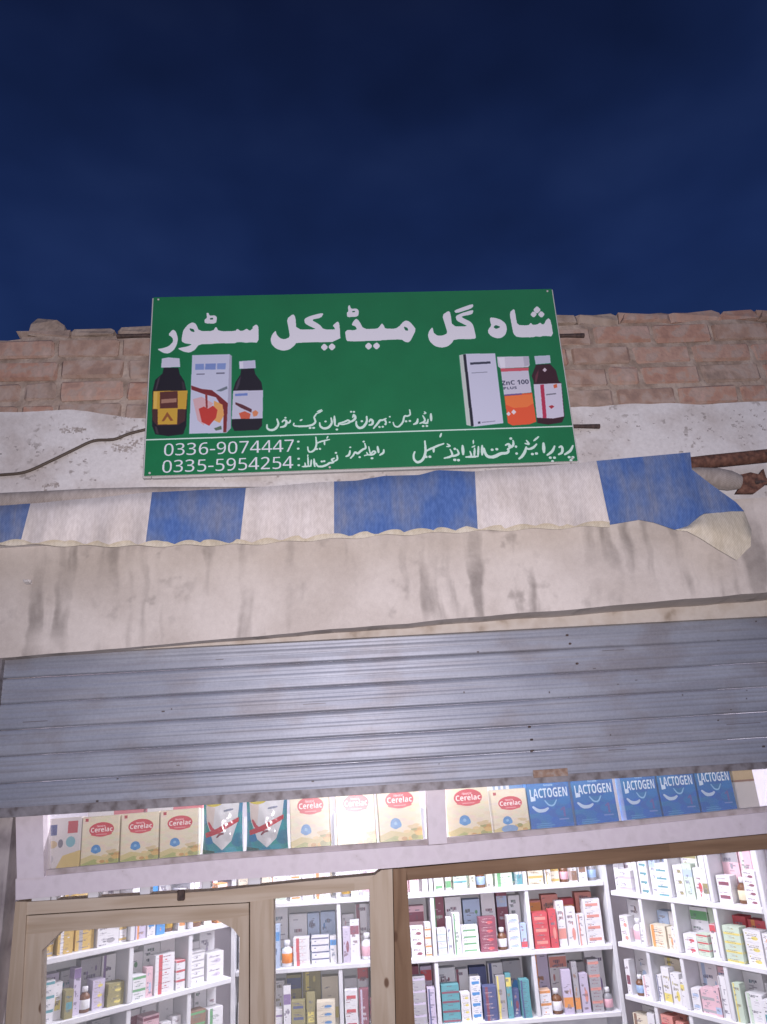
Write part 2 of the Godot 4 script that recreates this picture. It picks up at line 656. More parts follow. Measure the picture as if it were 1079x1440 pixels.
func shutter_print() -> ImageTexture:
	# galvanised steel with streaks of grime along the slats, 4 m by 0.5 m
	var w := 2048
	var h := 256
	var img := Image.create_empty(w, h, false, Image.FORMAT_RGB8)
	var a := FastNoiseLite.new()
	a.seed = 111
	a.frequency = 0.01
	a.fractal_octaves = 5
	var b := FastNoiseLite.new()
	b.seed = 112
	b.frequency = 0.09
	b.fractal_octaves = 3
	var steel := Color8(144, 148, 161)
	var pale := Color8(157, 161, 173)
	var grime := Color8(134, 129, 133)
	for y in h:
		for x in w:
			var k := a.get_noise_2d(x * 0.35, y * 1.3)
			var c := steel.lerp(pale, clampf(0.4 + k * 1.2, 0, 1))
			c = c.lerp(grime, clampf(a.get_noise_2d(x * 0.5 + 500, y * 0.9 + 300) * 1.4 - 0.12, 0, 0.5))
			c = c.lerp(grime, clampf(b.get_noise_2d(x * 0.03, y * 0.9 + 40.0) * 0.8 - 0.1, 0, 0.25))
			var gr := rng.randfn(0.0, 0.008) + b.get_noise_2d(x * 1.5, y * 1.5) * 0.02
			img.set_pixel(x, y, Color(c.r + gr, c.g + gr, c.b + gr))
	for k in 9:
		var x := rng.randi_range(0, w - 60)
		var y := rng.randi_range(4, h - 6)
		img.fill_rect(Rect2i(x, y, rng.randi_range(10, 60), 1), Color8(104, 98, 100))
	for k in 40:
		img.fill_rect(Rect2i(rng.randi_range(0, w - 6), rng.randi_range(0, h - 6), rng.randi_range(2, 5), rng.randi_range(1, 3)), Color8(84, 76, 76))
	return ImageTexture.create_from_image(img)


func wood_print(seed_: int, tones: Array) -> ImageTexture:
	# boards with grain along v, a few knots; 1 m by 1 m
	var w := 512
	var img := Image.create_empty(w, w, false, Image.FORMAT_RGB8)
	var a := FastNoiseLite.new()
	a.seed = 200 + seed_
	a.frequency = 0.02
	a.fractal_octaves = 5
	var knots := []
	var r := RandomNumberGenerator.new()
	r.seed = seed_ * 77
	for k in 12:
		knots.append(Vector3(r.randf() * w, r.randf() * w, r.randf_range(3.0, 6.0)))
	for y in w:
		for x in w:
			var bend := 0.0
			var dark := 0.0
			for k in knots:
				var dx: float = x - k.x
				var dy: float = y - k.y
				if absf(dx) < 40.0 and absf(dy) < 70.0:
					var d := sqrt(dx * dx + dy * dy * 0.3)
					bend += signf(dx) * exp(-d / 14.0) * 10.0
					dark = maxf(dark, 1.0 - smoothstep(k.z * 0.5, k.z, d))
			var g := a.get_noise_2d((x + bend) * 2.6, y * 0.16)
			var p := a.get_noise_2d(x * 0.5 + 700.0, y * 0.5)
			var c := tone(tones[0]).lerp(tone(tones[1]), clampf(g * 1.5, 0, 1)).lerp(tone(tones[2]), clampf(-g * 1.2 + p * 0.5, 0, 1))
			c = c.lerp(tone(tones[1]), clampf(a.get_noise_2d(x * 0.9 + 90.0, y * 0.10 + 300.0) * 1.6 - 0.2, 0, 0.7))
			c = c.lerp(tone([92, 64, 46]), dark * 0.8)
			img.set_pixel(x, y, c)
	return ImageTexture.create_from_image(img)


func canvas_print(seed_: int, fresh: Array, faded: Array) -> ImageTexture:
	# woven cloth, dusty and sun-bleached in streaks down the drop; 1 m by 1 m
	var w := 512
	var img := Image.create_empty(w, w, false, Image.FORMAT_RGB8)
	var a := FastNoiseLite.new()
	a.seed = 300 + seed_
	a.frequency = 0.012
	a.fractal_octaves = 5
	for y in w:
		for x in w:
			var k := a.get_noise_2d(x * 3.0, y * 0.25) * 0.5 + a.get_noise_2d(x * 0.6 + 400.0, y * 0.6 + 90.0) * 1.1
			var c := tone(fresh).lerp(tone(faded), clampf(0.4 + k * 1.0, 0, 1))
			var weave := (0.025 if (x + y) % 4 < 2 else -0.02) + a.get_noise_2d(x * 14.0, y * 5.0) * 0.06
			img.set_pixel(x, y, Color(c.r + weave, c.g + weave, c.b + weave))
	return ImageTexture.create_from_image(img)


# ------------------------------------------------------------------ setting

func structure(called: String, mesh: Mesh, mat: Material, where := Vector3.ZERO) -> MeshInstance3D:
	var o := part(called, mesh, mat, self, where)
	o.set_meta("kind", "structure")
	return o


func build_ground() -> void:
	var g := PlaneMesh.new()
	g.size = Vector2(360, 360)
	structure("road", g, M.asphalt, Vector3(0, 0, 0))
	structure("pavement", block(Vector3(14, 0.12, 1.3), 0.012), M.paving, Vector3(0.3, 0.064, -2.0))


const WALL_Z := -2.38
const X0 := -2.4
const X1 := 2.9


func build_shop_building() -> void:
	var b := thing("shop_building", "single storey shop with brick parapet above rough whitewashed plaster", "building", "", Vector3(0, 0, 0))
	# parapet: mud core with real bricks standing proud of it
	var core_pts := PackedVector2Array([Vector2(X0, 3.20), Vector2(X1, 3.20)])
	var x := X1
	while x > X0:
		core_pts.append(Vector2(x, 3.588 + rng.randf_range(-0.012, 0.008)))
		x -= rng.randf_range(0.05, 0.12)
	core_pts.append(Vector2(X0, 3.59))
	var core := part("brick_parapet", extrude(core_pts, WALL_Z - 0.008, WALL_Z - 0.235), M.mud, b, Vector3.ZERO, "parapet of dull brown bricks laid in mud mortar")
	var shapes := []
	var half_shapes := []
	for k in 5:
		shapes.append(block(Vector3(0.217, 0.073, 0.11), 0.009, 0.0022))
		half_shapes.append(block(Vector3(0.106, 0.073, 0.11), 0.009, 0.0022))
	for row in 4:
		var bx := X0 + 0.03 + (0.115 if row % 2 else 0.0)
		while bx < X1 - 0.2:
			var header := rng.randf() < 0.22
			var l := 0.106 if header else 0.217
			var o := part("brick", (half_shapes if header else shapes)[rng.randi() % 5], M["brick%d" % (rng.randi() % 4)], core)
			o.position = Vector3(bx + l / 2.0, 3.277 + row * 0.0865 + rng.randf_range(-0.003, 0.003), WALL_Z - 0.055 + rng.randf_range(-0.003, 0.005))
			o.rotation = Vector3(rng.randf_range(-0.02, 0.02), rng.randf_range(-0.02, 0.02), rng.randf_range(-0.015, 0.015))
			bx += l + rng.randf_range(0.010, 0.018)
	# uneven top: broken bricks bedded in mud
	var cap := X0 + 0.05
	var mud_caps := []
	for k in 5:
		mud_caps.append(block(Vector3(0.19, 0.06, 0.13), 0.02, 0.006))
	while cap < X1 - 0.2:
		var l := rng.randf_range(0.12, 0.24)
		var skip := cap > -1.32 and cap < -1.16
		if not skip and (rng.randf() < 0.93):
			var o := part("coping_brick", mud_caps[rng.randi() % 5], M.mud if rng.randf() < 0.6 else M["brick%d" % (rng.randi() % 4)], core)
			var tall := rng.randf_range(0.75, 1.0) if cap > 0.6 else rng.randf_range(0.45, 0.7)
			o.position = Vector3(cap + l / 2.0, 3.588 + 0.026 * tall, WALL_Z - 0.07)
			o.scale = Vector3(l / 0.19, tall, 1.0)
			o.rotation.z = rng.randf_range(-0.03, 0.03)
		cap += l + rng.randf_range(0.0, 0.012)
	var loose := part("coping_brick", block(Vector3(0.125, 0.085, 0.12), 0.018, 0.006), M.mud, core, Vector3.ZERO, "broken brick standing up above the parapet edge")
	var lp := at(61, 455, WALL_Z)
	loose.position = Vector3(lp.x, lp.y - 0.012, WALL_Z - 0.07)
	# rough whitewashed plaster below the bricks, ragged along its top
	var pl := PackedVector2Array([Vector2(X0, 2.815), Vector2(X1, 2.80)])
	x = X1
	var edge := FastNoiseLite.new()
	edge.seed = 12
	edge.frequency = 2.0
	edge.fractal_octaves = 4
	while x > X0:
		pl.append(Vector2(x, 3.236 + edge.get_noise_1d(x) * 0.016 - 0.012 * (x - 1.0) * 0.3 + (0.04 if x < -0.6 else 0.0) * smoothstep(-0.6, -1.0, x)))
		x -= 0.022
	pl.append(Vector2(X0, 3.28))
	part("plaster_band", extrude(pl, WALL_Z + 0.012, WALL_Z - 0.235), M.plaster, b, Vector3.ZERO, "rough whitewashed plaster with chips and dark specks")
	# concrete canopy edge: it runs a little askew, standing farther out at the doorway end
	var slab := PackedVector2Array()
	var n := 90
	for i in n + 1:
		var sx := lerpf(-3.9, 1.5, float(i) / n)
		slab.append(Vector2(sx, 2.520 + sx * 0.0296 + edge.get_noise_1d(sx * 1.7 + 40.0) * 0.005))
	for i in n + 1:
		var sx := lerpf(1.5, -3.9, float(i) / n)
		slab.append(Vector2(sx, 2.842 + sx * 0.012 + edge.get_noise_1d(sx * 1.3 + 80.0) * 0.006))
	var canopy := part("concrete_canopy", extrude(slab, 0.0, -0.26), M.canopy_concrete, b, Vector3(1.40, 0.0, -2.30), "stained concrete canopy edge with dark run marks")
	canopy.rotation.y = -0.0526
	var nub := at(40, 818, -2.42)
	part("plaster_lump", block(Vector3(0.022, 0.012, 0.02), 0.005, 0.002), M.plaster, b, Vector3(nub.x, nub.y, -2.418))
	# lintel strip over the shutter
	var lint := PackedVector2Array([Vector2(-1.5, 2.452), Vector2(1.75, 2.468), Vector2(1.75, 2.66), Vector2(-1.5, 2.66)])
	part("lintel", extrude(lint, -2.45, -2.56), M.lintel, b)
	span(X0, X1, 2.664, 2.796, -2.615, -2.58, "backing_wall", M.concrete, b, 0.001)
	# piers beside the opening
	span(X0, -1.112, 0.0, 2.45, -2.62, -2.452, "pier", M.pier, b, 0.006)
	span(-1.112, -1.045, 0.0, 2.45, -2.62, -2.525, "pier", M.pier, b, 0.006)
	span(1.62, X1, 0.0, 2.45, -2.62, -2.452, "pier", M.pier, b, 0.006)
	# room behind
	span(X0, X1, 2.60, 2.74, -4.36, -2.622, "ceiling", M.inner_wall, b, 0.001)
	span(X0, X1, 3.02, 3.19, -4.36, -2.624, "roof_slab", M.concrete, b, 0.002)
	span(X0, X1, 0.02, 2.598, -4.36, -4.16, "rear_wall", M.inner_wall, b, 0.001)
	span(X0, X1, 2.744, 3.018, -4.36, -4.16, "rear_wall", M.concrete, b, 0.001)
	span(-1.42, -1.22, 0.02, 2.598, -4.158, -2.624, "side_wall", M.inner_wall, b, 0.001)
	span(1.92, 2.12, 0.02, 2.598, -4.158, -2.624, "side_wall", M.inner_wall, b, 0.001)
	span(-1.218, 1.918, 0.02, 0.14, -4.158, -2.66, "floor", M.paving, b, 0.001)
	# plastered return between the doorway and the slanted shelves
	var ret := part("wall_return", block(Vector3(0.05, 2.44, 0.66), 0.004), M.inner_wall, b, Vector3(1.665, 1.37, -2.93))
	ret.rotation.y = 0.10


func build_shutter() -> void:
	var s := thing("roller_shutter", "half lowered grey ribbed steel roller shutter above the shopfront", "shutter", "", Vector3(0, 1.97, -2.48))
	var prof := [[0.0, -0.0012], [0.003, 0.0010], [0.009, 0.0024], [0.016, 0.0028], [0.0195, 0.0004], [0.0235, 0.0044], [0.0275, 0.0004], [0.033, 0.0026], [0.046, 0.0032], [0.0495, 0.0004], [0.0535, 0.0046], [0.0575, 0.0004], [0.0615, 0.0046], [0.0655, 0.0006], [0.071, 0.0026], [0.0785, -0.0012]]
	var n := 64
	var pitch := 0.0795
	var wob := FastNoiseLite.new()
	wob.seed = 77
	wob.frequency = 1.3
	for k in 6:
		var st := SurfaceTool.new()
		st.begin(Mesh.PRIMITIVE_TRIANGLES)
		st.set_smooth_group(0)
		var top := 2.470 - k * pitch
		var tilt := rng.randf_range(-0.0012, 0.0012)
		var cols := []
		for i in n + 1:
			var x := lerpf(-1.108, 1.60, float(i) / n)
			var dent := wob.get_noise_2d(x, k * 3.1) * 0.004
			var col := []
			for p in prof:
				col.append([Vector3(x, top - p[0] + tilt * x + 0.004 * (x - 0.2) * 0.6 - 1.97, p[1] + dent * 0.7 + wob.get_noise_2d(x * 4.0, k * 9.0 + p[0] * 30.0) * 0.0009), Vector2(x, k * 0.083 + p[0])])
			for p in [[0.0785, -0.0045], [0.0, -0.0045]]:
				col.append([Vector3(x, top - p[0] + tilt * x + 0.004 * (x - 0.2) * 0.6 - 1.97, p[1] + dent), Vector2(x, p[0])])
			cols.append(col)
		var m: int = cols[0].size()
		for i in n:
			for j in m:
				var a = cols[i][j]
				var b2 = cols[i + 1][j]
				var c = cols[i + 1][(j + 1) % m]
				var d = cols[i][(j + 1) % m]
				for q in [a, b2, c, a, c, d]:
					st.set_uv(q[1])
					st.add_vertex(q[0])
		st.generate_normals()
		part("slat", st.commit(), M.shutter, s)
	# bottom rail
	var rail := PackedVector2Array([Vector2(-1.108, 0.002), Vector2(1.60, 0.012), Vector2(1.60, 0.032), Vector2(-1.108, 0.030)])
	part("bottom_rail", extrude(rail, 0.012, -0.012), M.shutter_bar, s)
	var pp := at(775, 1090, -2.465)
	part("rust_patch", block(Vector3(0.11, 0.022, 0.004), 0.001, 0.0008), M.tan_rust, s, Vector3(pp.x, pp.y + 0.006 - 1.97, 0.0125))
	for g in [[-1.118, -1.096], [1.585, 1.61]]:
		span(g[0], g[1], -1.82, 0.50, -0.02, 0.026, "guide_channel", M.shutter_bar, s, 0.002)
	for q in [[798, 893], [802, 905], [812, 933], [745, 1022], [748, 1040], [748, 1056]]:
		var e := at(q[0], q[1], -2.472)
		part("rivet", block(Vector3(0.009, 0.006, 0.006), 0.002), M.dark_iron, s, Vector3(e.x, e.y - 1.97, 0.006))


const FRONT_Z := -2.54


func strip(px: Array, z: float, thick: float, called: String, mat: Material, parent: Node, label := "") -> MeshInstance3D:
	var p := flat_poly(px, z)
	return part(called, extrude(p, z, z - thick), mat, parent, Vector3.ZERO, label)


func build_shopfront() -> void:
	var f := thing("shopfront_frame", "pale lilac painted transom frame above raw timber door posts", "window frame")
	# painted transom: rail, jamb, mullion, head
	strip([[22, 1236], [42, 1234], [300, 1210], [560, 1191], [618, 1188], [820, 1169], [1079, 1142], [1180, 1131], [1180, 1160], [1079, 1172], [800, 1199], [560, 1220], [260, 1242], [42, 1264], [22, 1266]], FRONT_Z, 0.055, "transom_rail", M.lilac_paint, f)
	strip([[40, 1226], [300, 1201], [560, 1184], [596, 1181], [820, 1161], [1079, 1134], [1180, 1124], [1180, 1133], [1079, 1144], [820, 1171], [618, 1190], [560, 1193], [300, 1212], [40, 1236]], FRONT_Z - 0.012, 0.028, "glazing_bead", M.grey_ledge, f)
	strip([[19, 1000], [58, 998], [62, 1234], [24, 1236]], FRONT_Z + 0.006, 0.06, "jamb", M.lilac_paint, f)
	strip([[596, 1000], [622, 999], [629, 1186], [603, 1188]], FRONT_Z + 0.004, 0.05, "mullion", M.lilac_paint, f)
	span(1.44, 1.50, 1.76, 2.40, FRONT_Z - 0.05, FRONT_Z, "jamb", M.lilac_paint, f)
	span(-1.04, 1.50, 2.40, 2.449, FRONT_Z - 0.05, FRONT_Z - 0.004, "head_rail", M.lilac_paint, f)
	# glazing
	strip([[58, 1000], [598, 1000], [604, 1189], [62, 1231]], FRONT_Z - 0.03, 0.003, "transom_pane", M.glass, f)
	strip([[624, 1000], [1160, 960], [1180, 1132], [630, 1186]], FRONT_Z - 0.03, 0.003, "transom_pane", M.glass, f)
	# sheet that carries the goods behind the transom
	var shelf := PackedVector2Array()
	for p in [[30, 1231], [300, 1208], [560, 1189], [618, 1185], [820, 1166], [1079, 1139], [1150, 1132]]:
		var q := at(p[0], p[1], FRONT_Z - 0.06)
		shelf.append(Vector2(q.x, q.y - 0.004))
	var low := PackedVector2Array(shelf)
	low.reverse()
	for q in low:
		shelf.append(q - Vector2(0, 0.018))
	part("display_board", extrude(shelf, FRONT_Z - 0.058, FRONT_Z - 0.24), M.white_board, f)
	# packing blocks in the slot below the rail
	for p in [[60, 1264, 14], [76, 1263, 4], [132, 1257, 7], [205, 1250, 7], [291, 1242, 6], [358, 1236, 9]]:
		var a := at(p[0] - p[2], p[1] - 4, FRONT_Z - 0.02)
		var c := at(p[0] + p[2], p[1] + 7, FRONT_Z - 0.02)
		span(a.x, c.x, c.y, a.y + 0.005, FRONT_Z - 0.05, FRONT_Z - 0.012, "packing_block", M.white_board, f, 0.002)
	# timber frame of the fixed light and the doorway
	strip([[30, 1269], [300, 1253], [424, 1240], [535, 1230], [535, 1249], [384, 1264], [345, 1269], [200, 1276], [30, 1287]], FRONT_Z + 0.002, 0.07, "door_head", M.raw_wood_h, f)
	strip([[22, 1268], [38, 1268], [22, 1560], [0, 1560], [10, 1400]], FRONT_Z + 0.004, 0.075, "door_post", M.raw_wood, f)
	strip([[352, 1262], [385, 1260], [386, 1600], [352, 1600]], FRONT_Z, 0.06, "stile", M.raw_wood, f)
	strip([[520, 1236], [536, 1224], [552, 1222], [559, 1600], [525, 1600]], FRONT_Z + 0.006, 0.07, "door_post", M.raw_wood, f)
	strip([[553, 1222], [572, 1221], [592, 1600], [560, 1600]], FRONT_Z + 0.001, 0.09, "door_post", M.brown_wood, f)
	strip([[572, 1221], [800, 1200], [1079, 1173], [1190, 1162], [1190, 1184], [1079, 1194], [820, 1219], [572, 1238]], FRONT_Z + 0.001, 0.085, "doorway_head", M.brown_wood_h, f)
	strip([[384, 1263], [521, 1250], [526, 1600], [385, 1600]], FRONT_Z - 0.03, 0.003, "fixed_pane", M.glass, f)
	var low_y := at(540, 1598, FRONT_Z).y
	var bx := at(352, 1598, FRONT_Z).x
	var cx := at(592, 1598, FRONT_Z).x
	span(-1.035, -1.0, 0.12, low_y, FRONT_Z - 0.07, FRONT_Z + 0.004, "door_post", M.raw_wood, f)
	span(cx - 0.16, cx - 0.005, 0.12, low_y, FRONT_Z - 0.08, FRONT_Z + 0.003, "door_post", M.raw_wood, f)
	span(bx + 0.003, cx - 0.165, 0.12, low_y - 0.002, FRONT_Z - 0.05, FRONT_Z - 0.01, "lower_panel", M.raw_wood, f)
	# hook on the head
	var hp := at(256, 1258, FRONT_Z)
	part("hook", block(Vector3(0.022, 0.03, 0.012), 0.003), M.dark_iron, f, Vector3(hp.x, hp.y, FRONT_Z + 0.009))
	# glazed door leaf with cut corners
	var d := thing("glazed_door", "closed timber door leaf with glass and cut upper corners", "door", "", Vector3(0, 0, 0))
	strip([[38, 1288], [200, 1278], [350, 1270], [350, 1287], [305, 1294], [86, 1310], [36, 1314]], FRONT_Z - 0.004, 0.04, "top_rail", M.raw_wood_h, d)
	strip([[36, 1314], [86, 1310], [59, 1337], [54, 1600], [12, 1600]], FRONT_Z - 0.003, 0.04, "stile", M.raw_wood, d)
	strip([[350, 1287], [350, 1600], [333, 1600], [337, 1318], [328, 1306], [305, 1294]], FRONT_Z - 0.003, 0.04, "stile", M.raw_wood, d)
	strip([[70, 1305], [320, 1290], [345, 1310], [340, 1600], [50, 1600], [52, 1330]], FRONT_Z - 0.022, 0.003, "door_pane", M.glass, d)
	var dx0 := at(14, 1598, FRONT_Z).x
	span(dx0, bx - 0.003, 0.16, low_y, FRONT_Z - 0.04, FRONT_Z - 0.004, "lower_panel", M.raw_wood, d)


# ------------------------------------------------------------------ shelving

var units := {}


func shelving(key: String, label: String, from: Vector2, to: Vector2, shelves: Array, columns: Array, depth: float, top: float, side_panels: Array) -> void:
	# from/to: the foot of its open front, seen from the room, left end to right end
	var u := thing("shelving_unit", label, "shelves", "", Vector3(from.x, 0.14, from.y))
	var dir := to - from
	u.rotation.y = -atan2(dir.y, dir.x)
	var l := dir.length()
	units[key] = {"node": u, "length": l, "shelves": shelves, "columns": columns, "depth": depth, "top": top}
	for y in shelves:
		part("shelf", block(Vector3(l, 0.02, depth), 0.0025), M.white_board, u, Vector3(l / 2.0, y - 0.01 - 0.14, -depth / 2.0))
	for x in columns:
		var prev := 0.0
		for i in shelves.size() + 1:
			var hi: float = shelves[shelves.size() - 1 - i] - 0.14 if i < shelves.size() else top - 0.14
			var from_y := prev
			part("divider", block(Vector3(0.018, hi - (0.02 if i < shelves.size() else 0.0) - from_y - 0.001, depth - 0.004), 0.002), M.white_board, u, Vector3(x, (hi - (0.02 if i < shelves.size() else 0.0) + from_y) / 2.0, -depth / 2.0 - 0.002))
			prev = hi
	part("back_panel", block(Vector3(l, top - 0.14, 0.012), 0.001), M.white_board, u, Vector3(l / 2.0, (top - 0.14) / 2.0, -depth - 0.007))
	for x in side_panels:
		part("side_panel", block(Vector3(0.02, top - 0.14, depth + 0.012), 0.002), M.white_board, u, Vector3(x, (top - 0.14) / 2.0, -depth / 2.0 - 0.006))


func build_shelving() -> void:
	shelving("rear", "white pigeonhole shelving filled with cartons along the rear wall", Vector2(-0.54, -3.80), Vector2(1.16, -3.80), [1.498, 1.236, 0.974, 0.712, 0.45], [0.463, 0.892, 1.333], 0.24, 1.86, [-0.011, 1.711])
	shelving("left", "white pigeonhole shelving standing aslant behind the glazed door", Vector2(-1.085, -2.92), Vector2(-0.50, -3.415), [1.50, 1.302, 1.104, 0.906, 0.66, 0.4], [0.345, 0.585], 0.20, 1.76, [-0.011])
	shelving("right", "white pigeonhole shelving standing aslant beside the open doorway", Vector2(1.175, -3.77), Vector2(1.56, -3.14), [1.46, 1.252, 1.046, 0.84, 0.634, 0.4], [0.155, 0.325, 0.525], 0.18, 1.78, [0.749])


func build_interior_lamp() -> void:
	var t := thing("tube_lamp", "lit white tube lamp under the shop ceiling", "lamp", "", Vector3(0.30, 2.56, -3.12))
	part("batten", block(Vector3(1.24, 0.045, 0.06), 0.006), M.lamp_body, t, Vector3(0, 0.0175, 0))
	var c := PackedVector3Array([Vector3(-0.59, -0.022, 0), Vector3(0.59, -0.022, 0)])
	part("tube", tube(c, [0.014], 12), M.lamp_tube, t)
	var l := AreaLight3D.new()
	l.name = "tube_light"
	l.area_size = Vector2(1.18, 0.05)
	l.light_color = Color(0.97, 0.96, 1.0)
	l.light_energy = 5.4
	l.area_range = 12.0
	l.shadow_enabled = true
	l.position = Vector3(0, -0.045, 0)
	l.rotation_degrees = Vector3(-90, 0, 0)
	t.add_child(l)


# ------------------------------------------------------------------ sign

const SIGN_Z := -2.32


func build_sign() -> void:
	var p := Print.new(SIGN_W, SIGN_H, Color8(16, 112, 66))
	var n := FastNoiseLite.new()
	n.seed = 21
	n.frequency = 0.004
	for y in range(0, SIGN_H, 6):
		for x in range(0, SIGN_W, 6):
			var k := n.get_noise_2d(x, y) * 0.022
			p.img.fill_rect(Rect2i(x, y, 6, 6), Color(0.034 + k * 0.6, 0.438 + k, 0.248 + k * 0.8))
	var white := Color8(222, 220, 228)
	for t in TITLE:
		p.rounded(pairs(t[1]), white if t[0] == 0 else Color8(18, 100, 64))
	for s in SMALL_WRITING:
		p.pen(catmull(pairs(s[1]), 5), maxf(s[0] * 1.22, 4.5), Color8(206, 226, 216))
	p.img.fill_rect(Rect2i(0, 692, SIGN_W, 6), Color8(206, 226, 216))
	p.text("0336-9074447", false, 76, 610, 771, 56, white)
	p.text("0335-5954254", false, 72, 606, 846, 56, white)
	for s in PRINTED_PACKS:
		p.poly(pairs(s[3]), Color8(s[0], s[1], s[2]))
	p.text("ZnC 100", true, 1517, 1636, 489, 22, Color8(70, 72, 92), -0.03)
	p.text("PLUS", true, 1522, 1580, 510, 12, Color8(70, 72, 92), -0.03)
	p.soften(Rect2i(10, 240, 520, 446), 3.2)
	p.soften(Rect2i(1340, 240, 440, 446), 3.0)
	p.soften(Rect2i(0, 0, SIGN_W, SIGN_H), 1.7)
	p.speckle(rng, 0.02, 9000)
	var m := StandardMaterial3D.new()
	m.resource_name = "sign_print"
	m.albedo_texture = p.texture()
	m.roughness = 0.42
	m.texture_repeat = false
	var x0 := -0.642
	var x1 := 0.817
	var y0 := 3.0055
	var y1 := 3.700
	var s := thing("shop_sign", "green printed shop sign with white Urdu lettering and medicine packs", "sign", "", Vector3(0, 0, 0))
	var st := SurfaceTool.new()
	st.begin(Mesh.PRIMITIVE_TRIANGLES)
	for q in [[0, 1], [1, 1], [1, 0], [0, 1], [1, 0], [0, 0]]:
		st.set_normal(Vector3(0, 0, 1))
		st.set_uv(Vector2(q[0], 1 - q[1]))
		st.add_vertex(Vector3(lerpf(x0, x1, q[0]), lerpf(y0, y1, q[1]), SIGN_Z))
	part("printed_face", st.commit(), m, s)
	part("sheet", block(Vector3(x1 - x0, y1 - y0, 0.006), 0.001), M.sign_edge, s, Vector3((x0 + x1) / 2.0, (y0 + y1) / 2.0, SIGN_Z - 0.0045))
	for r in [[x0 - 0.007, x0 + 0.02, y0 - 0.004, y1 + 0.004], [x1 - 0.02, x1 + 0.007, y0 - 0.004, y1 + 0.004], [x0 + 0.022, x1 - 0.022, y0 - 0.005, y0 + 0.02], [x0 + 0.022, x1 - 0.022, y1 - 0.02, y1 + 0.003]]:
		span(r[0], r[1], r[2], r[3], SIGN_Z - 0.026, SIGN_Z - 0.008, "frame_bar", M.sign_edge, s, 0.002)
	for r in [[[165, 473], [235, 471]], [[770, 473], [822, 471]], [[780, 600], [844, 599]], [[150, 600], [235, 597]]]:
		if r[0][0] == 150:
			continue
		var a := at(r[0][0], r[0][1], SIGN_Z - 0.034)
		var c := at(r[1][0], r[1][1], SIGN_Z - 0.034)
		part("support_rod", tube(PackedVector3Array([a, a.lerp(c, 0.5), c + Vector3(0, 0.001, -0.006)]), [0.0085, 0.007, 0.009], 8), M.dark_iron, s)
	for q in [[0.012, 0.014], [0.988, 0.014], [0.012, 0.986], [0.988, 0.986], [0.42, 0.012]]:
		part("screw", lathe([[0.0, 0.0], [0.0045, 0.0], [0.004, 0.002], [0.0, 0.0026]], 8), M.sign_edge, s, Vector3(lerpf(x0, x1, q[0]), lerpf(y0, y1, q[1]), SIGN_Z)).rotation.x = PI / 2


# ------------------------------------------------------------------ awning

const CLOTH_Z := -2.225


func curve_at(pts: Array, x: float) -> float:
	for i in pts.size() - 1:
		if x <= pts[i + 1][0]:
			var t := smoothstep(0.0, 1.0, (x - pts[i][0]) / (pts[i + 1][0] - pts[i][0]))
			t = lerpf((x - pts[i][0]) / (pts[i + 1][0] - pts[i][0]), t, 0.4)
			return lerpf(pts[i][1], pts[i + 1][1], t)
	return pts[-1][1]


